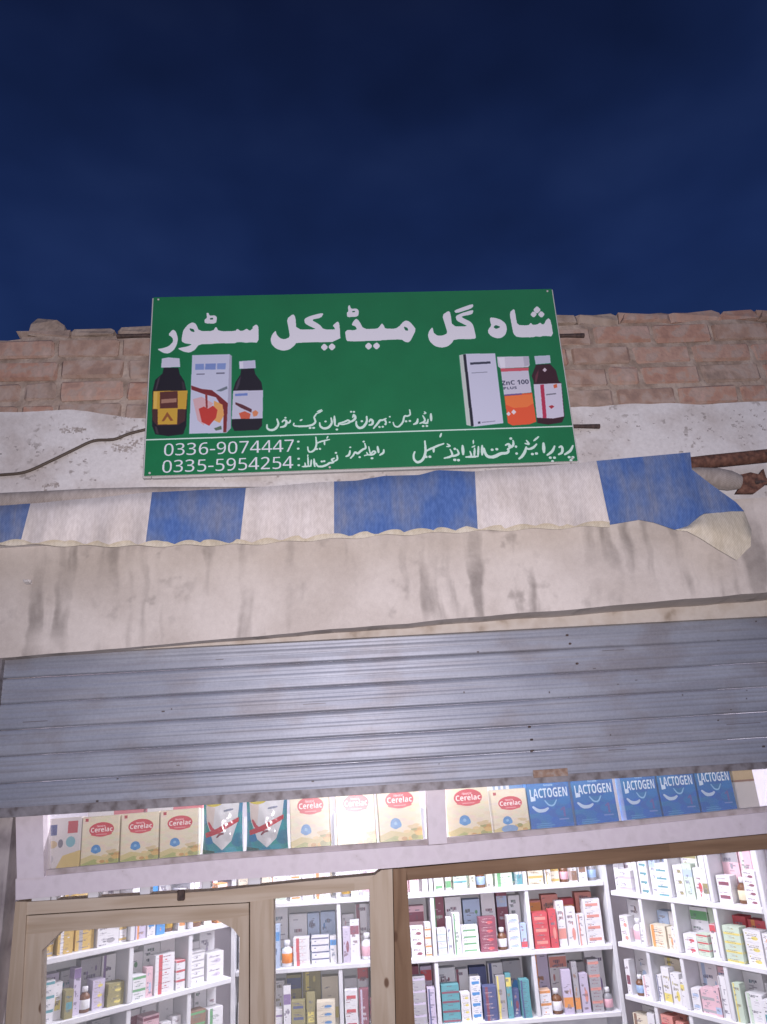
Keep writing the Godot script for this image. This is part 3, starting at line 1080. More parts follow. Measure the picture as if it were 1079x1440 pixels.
func build_awning() -> void:
	var a := thing("folded_awning", "folded blue and white striped canvas awning with scalloped hem", "awning", "", Vector3(0, 0, 0))
	var top := [[-260, 728], [-80, 716], [0, 711], [44, 708], [110, 702], [215, 692], [345, 686], [470, 677], [500, 676], [523, 672], [542, 669], [588, 668], [616, 661], [666, 663], [700, 660], [741, 657], [805, 652], [838, 648], [905, 642], [971, 636]]
	var bottom := [[-260, 764], [-80, 764], [0, 764], [30, 764], [120, 766], [205, 766], [338, 764], [470, 756], [560, 750], [672, 745], [760, 742], [858, 738], [971, 744]]
	var ends := [[-260, -270, "white"], [-130, -148, "blue"], [43, 30, "white"], [214, 205, "blue"], [346, 338, "white"], [470, 470, "blue"], [668, 672, "white"], [839, 858, ""]]
	var fold := FastNoiseLite.new()
	fold.seed = 61
	fold.frequency = 0.011
	fold.fractal_octaves = 3
	for i in ends.size() - 1:
		var nx := maxi(12, int(absf(ends[i + 1][0] - ends[i][0]) / 5.0))
		var ny := 10
		var st := SurfaceTool.new()
		st.begin(Mesh.PRIMITIVE_TRIANGLES)
		st.set_smooth_group(0)
		var hem := SurfaceTool.new()
		hem.begin(Mesh.PRIMITIVE_TRIANGLES)
		hem.set_smooth_group(0)
		var grid := []
		var hgrid := []
		for k in nx + 1:
			var f := float(k) / nx
			var xt := lerpf(ends[i][0], ends[i + 1][0], f)
			var xb := lerpf(ends[i][1], ends[i + 1][1], f)
			var wave := 47.0 + 7.0 * sin(floor(xb / 47.0) * 2.3)
			var arch := absf(sin(xb / wave * PI)) * 6.0
			var pt := [xt, curve_at(top, xt)]
			var pb := [xb, curve_at(bottom, xb) - arch]
			var col := []
			for j in ny + 1:
				var v := float(j) / ny
				var q := at(lerpf(pt[0], pb[0], v), lerpf(pt[1], pb[1], v), CLOTH_Z)
				var z := fold.get_noise_2d(xb * 1.4, v * 18.0) * 0.017 * (0.3 + v) + 0.010 * sin(v * PI) + v * 0.004
				var back := pow(maxf(0.0, 1.0 - v * 5.0), 2.0) * 0.02
				# keep the traced outline where it is at the cloth's own distance
				var zz := CLOTH_Z + z - back
				var r := at(lerpf(pt[0], pb[0], v), lerpf(pt[1], pb[1], v), zz)
				col.append([Vector3(r.x, r.y, zz), Vector2(q.x, -q.y)])
			grid.append(col)
			var hcol := []
			for j in 4:
				var v := float(j) / 3.0
				var py := lerpf(curve_at(bottom, xb) - 12.0, curve_at(bottom, xb) + 2.0 + 1.5 * sin(xb * 0.09), v)
				var zz := CLOTH_Z - 0.004 + fold.get_noise_2d(xb * 1.4, 18.0) * 0.0215 - 0.002 + v * 0.002
				var r := at(xb, py, zz)
				hcol.append([Vector3(r.x, r.y, zz), Vector2(r.x, -r.y)])
			hgrid.append(hcol)
		for k in nx:
			for j in ny:
				for q in [grid[k][j], grid[k + 1][j], grid[k + 1][j + 1], grid[k][j], grid[k + 1][j + 1], grid[k][j + 1]]:
					st.set_uv(q[1])
					st.add_vertex(q[0])
			for j in 3:
				for q in [hgrid[k][j], hgrid[k + 1][j], hgrid[k + 1][j + 1], hgrid[k][j], hgrid[k + 1][j + 1], hgrid[k][j + 1]]:
					hem.set_uv(q[1])
					hem.add_vertex(q[0])
		st.generate_normals()
		hem.generate_normals()
		var blue: bool = ends[i][2] == "blue"
		var pnl := part("valance_panel", st.commit(), M.blue_canvas if blue else M.white_canvas, a, Vector3.ZERO, "blue canvas stripe of the valance" if blue else "off white canvas stripe of the valance")
		part("hem", hem.commit(), M.cream_canvas, pnl)
	# loose end of the cloth: slack blue stripe with its pale underside curling out
	var rim := [[839, 648], [905, 642], [971, 636], [973, 660], [1000, 681], [1035, 706], [1047, 719]]
	var foot := [[858, 738], [899, 731], [920, 735], [949, 745], [967, 740], [988, 723], [1047, 719]]
	var st2 := SurfaceTool.new()
	st2.begin(Mesh.PRIMITIVE_TRIANGLES)
	st2.set_smooth_group(0)
	var rows := []
	var steps := 8
	for k in (rim.size() - 1) * 5 + 1:
		var i0 := mini(k / 5, rim.size() - 2)
		var f := k / 5.0 - i0
		var r0 := Vector2(rim[i0][0], rim[i0][1]).lerp(Vector2(rim[i0 + 1][0], rim[i0 + 1][1]), f)
		var f0 := Vector2(foot[i0][0], foot[i0][1]).lerp(Vector2(foot[i0 + 1][0], foot[i0 + 1][1]), f)
		var col := []
		for j in steps + 1:
			var v := float(j) / steps
			var q := r0.lerp(f0, v)
			var zz := CLOTH_Z + 0.004 + 0.014 * sin(v * PI) * (1.0 - 0.6 * k / 31.0) + fold.get_noise_2d(q.x * 1.6, q.y * 1.2) * 0.012
			var r := at(q.x, q.y, zz)
			col.append([Vector3(r.x, r.y, zz), Vector2(r.x, -r.y)])
		rows.append(col)
	for k in rows.size() - 1:
		for j in steps:
			for q in [rows[k][j], rows[k + 1][j], rows[k + 1][j + 1], rows[k][j], rows[k + 1][j + 1], rows[k][j + 1]]:
				st2.set_uv(q[1])
				st2.add_vertex(q[0])
	st2.generate_normals()
	part("valance_panel", st2.commit(), M.blue_canvas, a, Vector3.ZERO, "slack dusty blue end stripe of the valance")
	# curled flap
	var fu := [[950, 745], [967, 740], [988, 723], [1018, 720], [1046, 718], [1057, 745]]
	var fl := [[952, 746], [966, 747], [985, 757], [1010, 773], [1036, 788], [1056, 768]]
	var st3 := SurfaceTool.new()
	st3.begin(Mesh.PRIMITIVE_TRIANGLES)
	st3.set_smooth_group(0)
	rows = []
	for k in (fu.size() - 1) * 5 + 1:
		var i0 := mini(k / 5, fu.size() - 2)
		var f := k / 5.0 - i0
		var r0 := Vector2(fu[i0][0], fu[i0][1]).lerp(Vector2(fu[i0 + 1][0], fu[i0 + 1][1]), f)
		var f0 := Vector2(fl[i0][0], fl[i0][1]).lerp(Vector2(fl[i0 + 1][0], fl[i0 + 1][1]), f)
		var col := []
		for j in steps + 1:
			var v := float(j) / steps
			var q := r0.lerp(f0, v)
			var zz := CLOTH_Z + 0.006 + 0.035 * sin(minf(v * 1.25, 1.0) * PI * 0.7) * sin(minf(k / 14.0, 1.0) * PI / 2) - 0.02 * maxf(0.0, k / 25.0 - 0.7) + fold.get_noise_2d(q.x * 2.0, q.y * 2.0) * 0.006
			var r := at(q.x, q.y, zz)
			col.append([Vector3(r.x, r.y, zz), Vector2(r.x, -r.y)])
		rows.append(col)
	for k in rows.size() - 1:
		for j in steps:
			for q in [rows[k][j], rows[k + 1][j], rows[k + 1][j + 1], rows[k][j], rows[k + 1][j + 1], rows[k][j + 1]]:
				st3.set_uv(q[1])
				st3.add_vertex(q[0])
	st3.generate_normals()
	part("curled_flap", st3.commit(), M.cream_canvas, a, Vector3.ZERO, "cream underside of the canvas corner curling outward")
	# rolled cloth behind the valance
	var path := PackedVector3Array()
	var rad := []
	for p in [[-260, 726, 0.030], [-60, 709, 0.030], [60, 703, 0.029], [130, 699, 0.028], [215, 695, 0.024], [400, 694, 0.022], [600, 681, 0.020], [800, 671, 0.022], [960, 664, 0.020]]:
		var q := at(p[0], p[1], -2.272)
		path.append(Vector3(q.x, q.y, -2.272))
		rad.append(p[2])
	part("cloth_roll", tube(path, rad, 16), M.grey_canvas, a)
	path = PackedVector3Array()
	rad = []
	for p in [[950, 668, 0.020], [980, 668, 0.026], [1008, 673, 0.036], [1026, 676, 0.034], [1040, 678, 0.024]]:
		path.append(at(p[0], p[1], -2.262))
		rad.append(p[2])
	part("cloth_roll", tube(path, rad, 16), M.grey_canvas, a, Vector3.ZERO, "pale end of the rolled cloth")
	# iron pipe and its bracket
	path = PackedVector3Array([at(940, 656, -2.285), at(1000, 649, -2.285), at(1079, 641, -2.285), at(1260, 622, -2.285)])
	part("roller_pipe", tube(path, [0.0235], 16), M.rust, a, Vector3.ZERO, "rusty brown iron roller pipe")
	var br := flat_poly([[1038, 668], [1056, 664], [1068, 667], [1074, 659], [1078, 672], [1084, 676], [1074, 684], [1062, 693], [1036, 693], [1043, 682]], -2.262)
	part("bracket", extrude(br, -2.262, -2.278), M.rust, a)
	path = PackedVector3Array([at(1060, 680, -2.27), at(1120, 672, -2.28), at(1260, 660, -2.29)])
	part("bracket_arm", tube(path, [0.011], 10), M.dark_iron, a)


func build_cable() -> void:
	var pts := PackedVector2Array()
	for p in [[-160, 690], [-40, 672], [0, 668], [35, 664], [70, 649], [105, 632], [132, 620], [160, 618], [182, 610], [215, 602], [300, 585]]:
		pts.append(Vector2(p[0], p[1]))
	var path := PackedVector3Array()
	for q in catmull(pts, 5):
		path.append(at(q.x, q.y, WALL_Z + 0.0215))
	var c := part("cable", tube(path, [0.0052], 8), M.cable, self)
	tag(c, "brown cable slung across the whitewashed plaster into the sign", "cable")

const SIGN_W := 1800
const SIGN_H := 857
const TITLE := [  # white lettering: hole or not, outline in print pixels
	[0, [1590,121,1615,100,1617,136,1618,187,1668,191,1682,177,1689,189,1709,187,1725,177,1732,188,1743,183,1751,167,1765,155,1774,167,1776,251,1728,247,1715,252,1695,248,1682,253,1611,251,1596,234,1593,189]],
	[0, [1699,110,1721,89,1737,111,1715,132]],
	[0, [1683,133,1702,115,1716,134,1697,152]],
	[0, [1718,134,1737,115,1752,135,1733,154]],
	[0, [1499,145,1518,146,1546,156,1567,178,1570,207,1560,236,1540,252,1519,254,1495,243,1482,224,1484,207,1501,186,1497,164]],
	[1, [1509,195,1521,184,1543,195,1520,206]],
	[0, [1283,127,1314,104,1322,116,1324,186,1394,188,1371,173,1347,158,1343,134,1367,120,1425,102,1426,112,1419,126,1372,135,1373,142,1409,164,1420,184,1426,246,1419,254,1326,253,1316,271,1294,289,1265,294,1237,285,1216,259,1211,230,1218,207,1234,188,1237,198,1238,217,1253,232,1278,232,1300,221,1293,180]],
	[0, [1339,107,1352,98,1428,70,1429,85,1415,97,1348,119]],
	[0, [844,192,898,193,892,174,874,167,883,148,896,134,908,144,927,189,988,189,999,177,1010,161,1018,173,1023,190,1070,191,1088,177,1106,156,1118,150,1133,155,1146,172,1161,198,1134,252,1123,263,1107,260,1092,246,1005,248,1001,250,854,251,847,239]],
	[1, [1106,180,1124,189,1125,203,1112,202]],
	[0, [856,101,863,97,862,70,870,61,876,83,898,81,908,88,910,103,905,124,859,126,856,118]],
	[1, [879,96,892,93,893,100,881,101]],
	[0, [927,276,946,256,963,277,944,297]],
	[0, [962,276,981,256,998,277,979,297]],
	[0, [588,127,617,102,627,119,630,183,720,185,692,170,667,153,666,129,689,116,738,102,753,104,740,126,696,135,733,160,750,186,801,188,797,176,790,168,813,145,821,157,823,252,629,249,621,264,596,285,568,289,540,278,520,255,516,229,523,206,539,185,543,206,557,225,577,232,601,221,596,179]],
	[0, [733,276,751,256,768,277,750,296]],
	[0, [766,275,785,255,802,276,783,296]],
	[0, [131,209,136,172,154,146,174,133,190,141,205,179,265,181,278,157,290,182,361,184,372,171,384,184,398,182,412,172,425,185,439,172,437,164,455,151,464,165,464,246,426,242,412,245,398,242,375,240,357,246,279,243,266,246,207,246,189,274,167,287,140,281,114,264,130,260,157,255,177,245,148,241,131,230]],
	[1, [161,163,182,169,186,185,169,179]],
	[0, [227,121,238,113,234,88,244,86,249,102,272,100,282,111,278,144,228,141]],
	[1, [250,115,263,112,266,121,252,123]],
	[0, [71,194,91,167,105,179,115,214,111,246,99,272,77,289,54,285,26,264,49,261,76,252,95,229,90,208]],
]
const SMALL_WRITING := [  # pen strokes of the small lines: width, path in print pixels
	[9.3, [1160,742,1160,769,1159,790,1153,811,1140,830,1122,837,1109,824,1108,805,1114,789]],
	[7.8, [1159,790,1177,780,1195,773,1213,765,1240,756]],
	[7.8, [1195,773,1193,794]],
	[9.3, [1158,813,1161,814]],
	[9.3, [1175,814,1177,814]],
	[7.0, [1233,709,1225,726]],
	[10.9, [1318,769,1317,809]],
	[7.8, [1293,785,1298,804,1283,813,1263,816]],
	[7.8, [1264,784,1271,807,1261,817,1235,823]],
	[8.6, [1283,782,1285,782]],
	[6.2, [1250,770,1264,768,1253,758]],
	[9.3, [1278,832,1281,832]],
	[9.3, [1294,834,1296,834]],
	[10.1, [1401,772,1397,814]],
	[7.8, [1385,775,1379,819]],
	[7.8, [1368,782,1363,818]],
	[7.0, [1347,796,1350,818,1327,821]],
	[7.8, [1327,821,1353,821,1379,820]],
	[5.4, [1366,745,1364,762]],
	[5.4, [1357,777,1371,771]],
	[11.7, [1407,785,1412,810,1423,823,1446,824,1477,811,1497,810,1510,803,1509,790]],
	[9.3, [1441,792,1443,792]],
	[9.3, [1461,790,1463,790]],
	[8.6, [1501,773,1514,768,1520,781,1507,795]],
	[8.6, [1535,753,1535,770,1524,783,1513,779]],
	[9.3, [1526,743,1528,743]],
	[8.6, [1544,781,1545,781]],
	[8.6, [1543,813,1545,813]],
	[10.1, [1588,785,1580,806,1566,826,1551,838]],
	[8.6, [1634,773,1618,788,1597,794,1586,787]],
	[9.3, [1610,818,1612,818]],
	[9.3, [1627,816,1630,816]],
	[7.0, [1624,757,1648,738]],
	[7.0, [1585,768,1601,771,1592,753]],
	[11.7, [1664,770,1661,812]],
	[9.3, [1710,785,1697,808,1673,825]],
	[9.3, [1684,837,1686,837]],
	[9.3, [1702,838,1704,838]],
	[9.3, [1692,854,1693,854]],
	[9.3, [1729,791,1739,787,1742,799,1737,816,1722,824]],
	[9.3, [1789,786,1774,809,1748,825]],
	[9.3, [1765,838,1767,838]],
	[9.3, [1781,839,1783,839]],
	[9.3, [1771,852,1773,852]],
	[8.6, [541,618,546,642,533,663,514,668,500,659,499,642]],
	[8.6, [563,631,572,624,581,632,574,651,555,656]],
	[7.0, [578,638,593,635,597,624]],
	[7.0, [576,613,577,613]],
	[7.8, [709,597,698,614,702,636,688,650,661,655,626,654,611,649,612,639]],
	[5.4, [707,599,734,585]],
	[5.4, [711,589,731,580]],
	[6.2, [638,628,646,624]],
	[7.8, [678,664,681,664]],
	[7.8, [693,664,696,664]],
	[8.6, [769,621,771,643,758,663,738,668,723,658,720,641]],
	[7.0, [744,636,746,636]],
	[8.6, [783,613,784,654]],
	[7.0, [784,655,797,659,802,647,821,642,841,634,846,644,820,652,802,650]],
	[7.8, [791,675,793,675]],
	[8.6, [861,620,866,609,872,623,860,637,844,642]],
	[7.0, [854,594,856,594]],
	[7.0, [866,595,868,595]],
	[7.0, [702,707,704,737,697,762,681,774,670,769,667,750]],
	[6.2, [703,737,721,729,737,725,760,720]],
	[6.2, [737,725,738,744]],
	[7.0, [704,762,706,762]],
	[7.0, [717,761,719,762]],
	[7.8, [628,725,630,725]],
	[7.8, [627,757,629,757]],
	[5.4, [753,705,748,715]],
	[7.8, [628,803,630,803]],
	[7.8, [628,832,630,832]],
	[7.8, [692,807,694,840]],
	[6.2, [681,810,678,838]],
	[6.2, [667,798,668,836]],
	[6.2, [654,823,655,837,642,839]],
	[6.2, [642,839,680,838]],
	[4.7, [667,786,666,795]],
	[7.8, [701,826,707,839,726,841,745,834,756,827,772,824,765,812,777,806]],
	[7.0, [723,819,725,819]],
	[7.0, [733,818,735,818]],
	[7.0, [788,793,788,811,776,820]],
	[7.0, [783,782,785,782]],
	[9.3, [1195,616,1194,648]],
	[7.0, [1160,623,1167,647,1144,659]],
	[7.0, [1181,641,1175,658,1156,656]],
	[5.4, [1165,614,1173,611,1167,604]],
	[7.8, [1157,672,1159,672]],
	[7.8, [1173,672,1175,672]],
	[8.6, [1137,638,1132,655,1118,662]],
	[7.0, [1105,593,1106,615,1093,623,1085,621,1079,628,1072,651,1052,671,1036,666,1031,649]],
	[7.8, [1086,647,1088,647]],
	[7.8, [1102,646,1104,646]],
	[6.2, [1018,623,1019,623]],
	[6.2, [1016,649,1017,649]],
	[7.8, [1002,631,987,638,976,639,966,652,946,676]],
	[7.0, [996,634,1002,653]],
	[7.0, [971,669,973,670]],
	[7.0, [985,669,987,669]],
	[7.0, [997,657,999,658]],
	[8.6, [930,643,937,633,945,643,941,656,928,659]],
	[9.3, [920,619,919,643,904,666,886,671,875,657,875,640]],
	[7.8, [898,640,900,640]],
	[7.8, [984,775,982,788,966,799]],
	[8.6, [959,760,962,788]],
	[6.2, [922,759,928,790,941,780,949,786,936,796,917,796,901,799]],
	[5.4, [912,784,917,796]],
	[7.8, [932,812,935,812]],
	[7.8, [906,744,909,764,896,771,885,780,875,788,864,783,855,796,843,809]],
	[7.0, [901,735,903,735]],
	[7.0, [881,805,883,805]],
	[7.8, [843,774,838,793,825,800]],
	[6.2, [844,759,846,759]],
]
const PRINTED_PACKS := [  # the packs pictured on the sign: colour, outline in print pixels
	[200, 200, 216, [49,312,77,307,125,313,129,356,48,357]],
	[26, 19, 26, [59,357,121,359,128,391,148,424,158,468,164,475,163,636,151,675,91,681,37,671,22,631,17,470,26,414,55,386]],
	[196, 156, 54, [20,469,164,470,161,559,21,554]],
	[72, 40, 36, [18,554,159,559,157,614,128,632,43,632,23,607]],
	[196, 156, 54, [42,555,125,556,125,628,45,627]],
	[88, 46, 38, [48,474,122,472,125,552,51,552]],
	[160, 120, 100, [55,509,119,506,119,525,55,528]],
	[140, 84, 40, [82,569,109,610,97,612,84,590,71,612,60,612]],
	[64, 52, 60, [36,411,47,396,39,439,34,463,27,463]],
	[52, 42, 48, [137,424,148,435,153,466,143,465]],
	[60, 48, 54, [33,634,42,636,52,671,41,668]],
	[214, 176, 84, [23,473,38,473,38,551,25,551]],
	[192, 196, 216, [178,299,339,299,331,675,176,674]],
	[165, 165, 185, [339,299,349,308,349,654,331,675]],
	[126, 146, 196, [193,343,230,343,231,372,193,372]],
	[120, 140, 192, [236,343,281,343,280,373,235,372]],
	[128, 148, 198, [286,343,324,343,322,373,286,372]],
	[110, 110, 130, [199,391,234,391,234,396,199,396]],
	[110, 110, 130, [283,388,319,388,319,395,283,395]],
	[205, 168, 172, [187,513,223,502,273,535,241,590,237,638,209,613]],
	[118, 40, 40, [178,447,222,465,266,472,306,508,334,537,330,672,317,672,317,567,284,507,233,490,180,467]],
	[216, 160, 92, [276,523,312,542,319,592,302,628,277,615]],
	[186, 58, 46, [213,559,234,549,252,560,272,546,291,567,286,603,258,640,227,621]],
	[140, 50, 46, [238,487,247,487,250,556,243,556]],
	[110, 120, 130, [283,476,330,455,332,468,305,480]],
	[90, 110, 90, [278,652,308,641,311,658,286,663]],
	[190, 190, 212, [380,335,450,332,452,372,381,373]],
	[27, 21, 29, [389,374,444,372,450,401,476,441,481,479,478,647,462,666,363,667,352,642,356,475,366,437,387,399]],
	[190, 190, 208, [356,478,483,479,481,613,351,612]],
	[110, 130, 190, [364,493,417,491,417,503,364,504]],
	[90, 44, 50, [366,533,395,545,435,568,434,584,390,561,366,543]],
	[196, 90, 64, [381,585,406,577,430,590,426,613,390,612]],
	[206, 130, 90, [437,581,452,573,463,585,457,600,442,603]],
	[190, 198, 192, [1342,334,1369,328,1374,683,1343,674]],
	[200, 201, 220, [1369,328,1503,329,1503,671,1374,683]],
	[34, 34, 44, [1360,331,1372,330,1374,679,1362,681]],
	[60, 62, 78, [1387,372,1477,369,1478,380,1387,383]],
	[140, 142, 160, [1389,422,1459,420,1459,424,1389,426]],
	[60, 62, 78, [1394,660,1404,659,1404,669,1394,670]],
	[130, 132, 150, [1410,662,1469,658,1469,661,1410,666]],
	[206, 202, 214, [1509,347,1652,348,1651,393,1643,403,1519,406,1509,395]],
	[200, 88, 100, [1518,406,1645,405,1642,420,1519,422]],
	[200, 197, 212, [1519,422,1642,420,1643,528,1520,537]],
	[224, 88, 48, [1521,537,1645,529,1646,669,1615,680,1541,683,1522,671]],
	[232, 120, 60, [1523,543,1644,536,1645,580,1614,598,1556,600,1523,583]],
	[110, 90, 140, [1522,534,1598,530,1599,537,1521,541]],
	[226, 214, 220, [1520,627,1531,616,1540,628,1529,638]],
	[226, 214, 220, [1542,619,1555,607,1565,620,1552,632]],
	[186, 191, 208, [1676,348,1747,346,1746,386,1677,390]],
	[56, 20, 27, [1679,392,1742,390,1764,423,1769,475,1780,488,1772,648,1757,676,1695,684,1650,675,1658,472,1653,447]],
	[62, 54, 66, [375,431,389,407,382,450,373,473,364,473]],
	[214, 214, 228, [382,339,397,338,398,370,384,370]],
	[96, 46, 54, [1669,447,1688,415,1681,448,1670,480,1663,480]],
	[224, 222, 232, [1513,352,1543,351,1541,400,1521,402]],
	[182, 178, 192, [1626,350,1652,349,1650,393,1626,399]],
	[204, 200, 216, [1656,488,1779,487,1770,648,1722,656,1650,650]],
	[178, 48, 78, [1685,492,1701,491,1693,652,1677,653]],
	[170, 50, 60, [1709,597,1724,592,1734,599,1719,610]],
	[210, 100, 60, [1743,495,1759,489,1759,507,1744,511]],
	[120, 118, 130, [1705,538,1749,534,1750,540,1705,544]],
	[205, 190, 200, [1704,419,1716,408,1724,419,1713,430]],
]

# ------------------------------------------------------------------ goods behind the transom

func pack(size: Vector3, uv := Rect2(0, 0, 1, 1), edge := Vector2(0.02, 0.98)) -> ArrayMesh:
	# a folded carton: printed front, plain sides in the colour of the print's edge, slightly rounded arrises
	var h := size / 2.0
	var b := minf(0.0022, h.x * 0.2)
	var st := SurfaceTool.new()
	st.begin(Mesh.PRIMITIVE_TRIANGLES)
	st.set_smooth_group(-1)
	var ring := [Vector2(-h.x, -h.z), Vector2(-h.x, h.z - b), Vector2(-h.x + b, h.z), Vector2(h.x - b, h.z), Vector2(h.x, h.z - b), Vector2(h.x, -h.z)]
	var su := [edge.x, edge.x, 0.0, 1.0, edge.y, edge.y]
	for i in 6:
		var a: Vector2 = ring[i]
		var c: Vector2 = ring[(i + 1) % 6]
		var front := i == 2
		var ua: float = su[i] if front or i < 2 else edge.y
		var uc: float = su[i + 1] if front else ua
		if i == 5:
			ua = edge.x
			uc = edge.y
		var v := [Vector3(a.x, h.y, a.y), Vector3(c.x, h.y, c.y), Vector3(c.x, -h.y, c.y), Vector3(a.x, -h.y, a.y)]
		var w := [Vector2(ua, 0), Vector2(uc, 0), Vector2(uc, 1), Vector2(ua, 1)]
		for k in [0, 1, 2, 0, 2, 3]:
			st.set_uv(uv.position + w[k] * uv.size)
			st.add_vertex(v[k])
	for s in [1.0, -1.0]:
		for t in range(1, 5):
			var tri := [ring[0], ring[t + 1], ring[t]]
			if s < 0:
				tri.reverse()
			for q in tri:
				st.set_uv(uv.position + Vector2(edge.x, 0.02 if s > 0 else 0.98) * uv.size)
				st.add_vertex(Vector3(q.x, s * h.y, q.y))
	st.generate_normals()
	return st.commit()


func printed(p: Print, rough := 0.3, coat := 0.0) -> StandardMaterial3D:
	var m := StandardMaterial3D.new()
	m.albedo_texture = p.texture()
	m.roughness = rough
	if coat > 0.0:
		m.clearcoat_enabled = true
		m.clearcoat = coat
		m.clearcoat_roughness = 0.26
	return m


func cereal_print(low: bool) -> Print:
	var p := Print.new(256, 320, Color8(226, 214, 186))
	for k in 120:
		var y := rng.randi_range(0, 319)
		p.oval(rng.randf() * 256, y, 22, 9, Color8(224 + rng.randi_range(-5, 5), 211 + rng.randi_range(-6, 6), 182 + rng.randi_range(-8, 6)))
	p.poly(PackedVector2Array([Vector2(0, 262), Vector2(70, 240), Vector2(150, 256), Vector2(256, 226), Vector2(256, 320), Vector2(0, 320)]), Color8(206, 190, 128))
	p.poly(PackedVector2Array([Vector2(0, 296), Vector2(90, 268), Vector2(170, 290), Vector2(256, 270), Vector2(256, 320), Vector2(0, 320)]), Color8(166, 172, 96))
	for k in 9:
		p.oval(rng.randf_range(120, 250), rng.randf_range(240, 300), rng.randf_range(12, 26), rng.randf_range(8, 14), [Color8(196, 150, 78), Color8(222, 196, 140), Color8(150, 150, 84), Color8(214, 176, 96)][k % 4])
	for k in 5:
		p.oval(rng.randf_range(150, 250), rng.randf_range(200, 240), 22, 6, Color8(208, 186, 140))
	var oy := 84.0 if not low else 92.0
	p.oval(134, oy, 88, 46, Color8(196, 44, 58))
	p.oval(134, oy + 30, 74, 12, Color8(206, 66, 76))
	p.text("Nestle", true, 100, 158, oy - 16, 13, Color8(240, 200, 200))
	p.text("Cerelac", true, 58, 212, oy + 16, 32, Color8(244, 232, 226))
	p.img.fill_rect(Rect2i(96, int(oy) + 28, 76, 5), Color8(226, 150, 152))
	p.img.fill_rect(Rect2i(16, 8 if not low else 14, 22, 20), Color8(170, 44, 54))
	p.oval(100, 206, 32, 28, Color8(60, 130, 190))
	p.oval(80, 214, 14, 12, Color8(70, 140, 198))
	p.oval(122, 214, 14, 14, Color8(70, 140, 198))
	if low:
		p.oval(110, 262, 60, 26, Color8(116, 150, 190))
	p.oval(100, 205, 10, 9, Color8(130, 180, 214))
	p.speckle(rng, 0.03, 700)
	return p


func formula_print() -> Print:
	var p := Print.new(256, 384, Color8(38, 112, 182))
	for k in 60:
		p.oval(rng.randf() * 256, rng.randf() * 384, 40, 26, Color8(36 + rng.randi_range(-6, 8), 108 + rng.randi_range(-10, 10), 178 + rng.randi_range(-10, 10)))
	p.oval(20, 30, 46, 26, Color8(48, 104, 96))
	p.text("Nestle", true, 104, 160, 88, 15, Color8(176, 206, 232))
	p.text("LACTOGEN", true, 14, 244, 160, 60, Color8(224, 236, 246))
	p.poly(PackedVector2Array([Vector2(14, 156), Vector2(44, 156), Vector2(44, 176), Vector2(14, 180)]), Color8(214, 230, 244))
	p.pen(catmull(PackedVector2Array([Vector2(100, 178), Vector2(122, 208), Vector2(150, 210), Vector2(172, 178)]), 6), 9.0, Color8(150, 196, 230))
	p.pen(catmull(PackedVector2Array([Vector2(24, 214), Vector2(52, 238), Vector2(88, 240), Vector2(112, 228)]), 6), 22.0, Color8(196, 214, 232))
	p.text("1", true, 186, 216, 288, 62, Color8(104, 92, 158))
	p.img.fill_rect(Rect2i(172, 298, 60, 8), Color8(120, 140, 196))
	for k in 4:
		p.img.fill_rect(Rect2i(30, 320 + k * 12, 90 + 20 * (k % 2), 4), Color8(90, 150, 204))
	p.speckle(rng, 0.03, 700)
	return p


func pouch_print() -> Print:
	var p := Print.new(256, 320, Color8(30, 136, 150))
	for k in 50:
		p.oval(rng.randf() * 256, rng.randf() * 320, 34, 22, Color8(28 + rng.randi_range(-8, 14), 130 + rng.randi_range(-16, 16), 146 + rng.randi_range(-14, 16)))
	p.poly(PackedVector2Array([Vector2(20, 40), Vector2(236, 44), Vector2(226, 150), Vector2(190, 236), Vector2(130, 280), Vector2(70, 236), Vector2(24, 130)]), Color8(208, 206, 206))
	p.poly(PackedVector2Array([Vector2(20, 40), Vector2(84, 44), Vector2(70, 160), Vector2(30, 150)]), Color8(206, 190, 180))
	p.oval(74, 34, 58, 26, Color8(196, 176, 48))
	p.oval(74, 34, 40, 14, Color8(210, 194, 80))
	p.poly(PackedVector2Array([Vector2(16, 190), Vector2(90, 172), Vector2(236, 120), Vector2(236, 142), Vector2(110, 196), Vector2(22, 214)]), Color8(184, 40, 50))
	p.pen(catmull(PackedVector2Array([Vector2(40, 140), Vector2(58, 168), Vector2(80, 182)]), 5), 18.0, Color8(184, 52, 66))
	p.pen(catmull(PackedVector2Array([Vector2(96, 214), Vector2(116, 200), Vector2(138, 198)]), 5), 12.0, Color8(120, 50, 60))
	p.pen(PackedVector2Array([Vector2(140, 84), Vector2(196, 78)]), 12.0, Color8(120, 124, 140))
	p.poly(PackedVector2Array([Vector2(0, 270), Vector2(80, 282), Vector2(90, 320), Vector2(0, 320)]), Color8(40, 84, 76))
	p.speckle(rng, 0.03, 600)
	return p


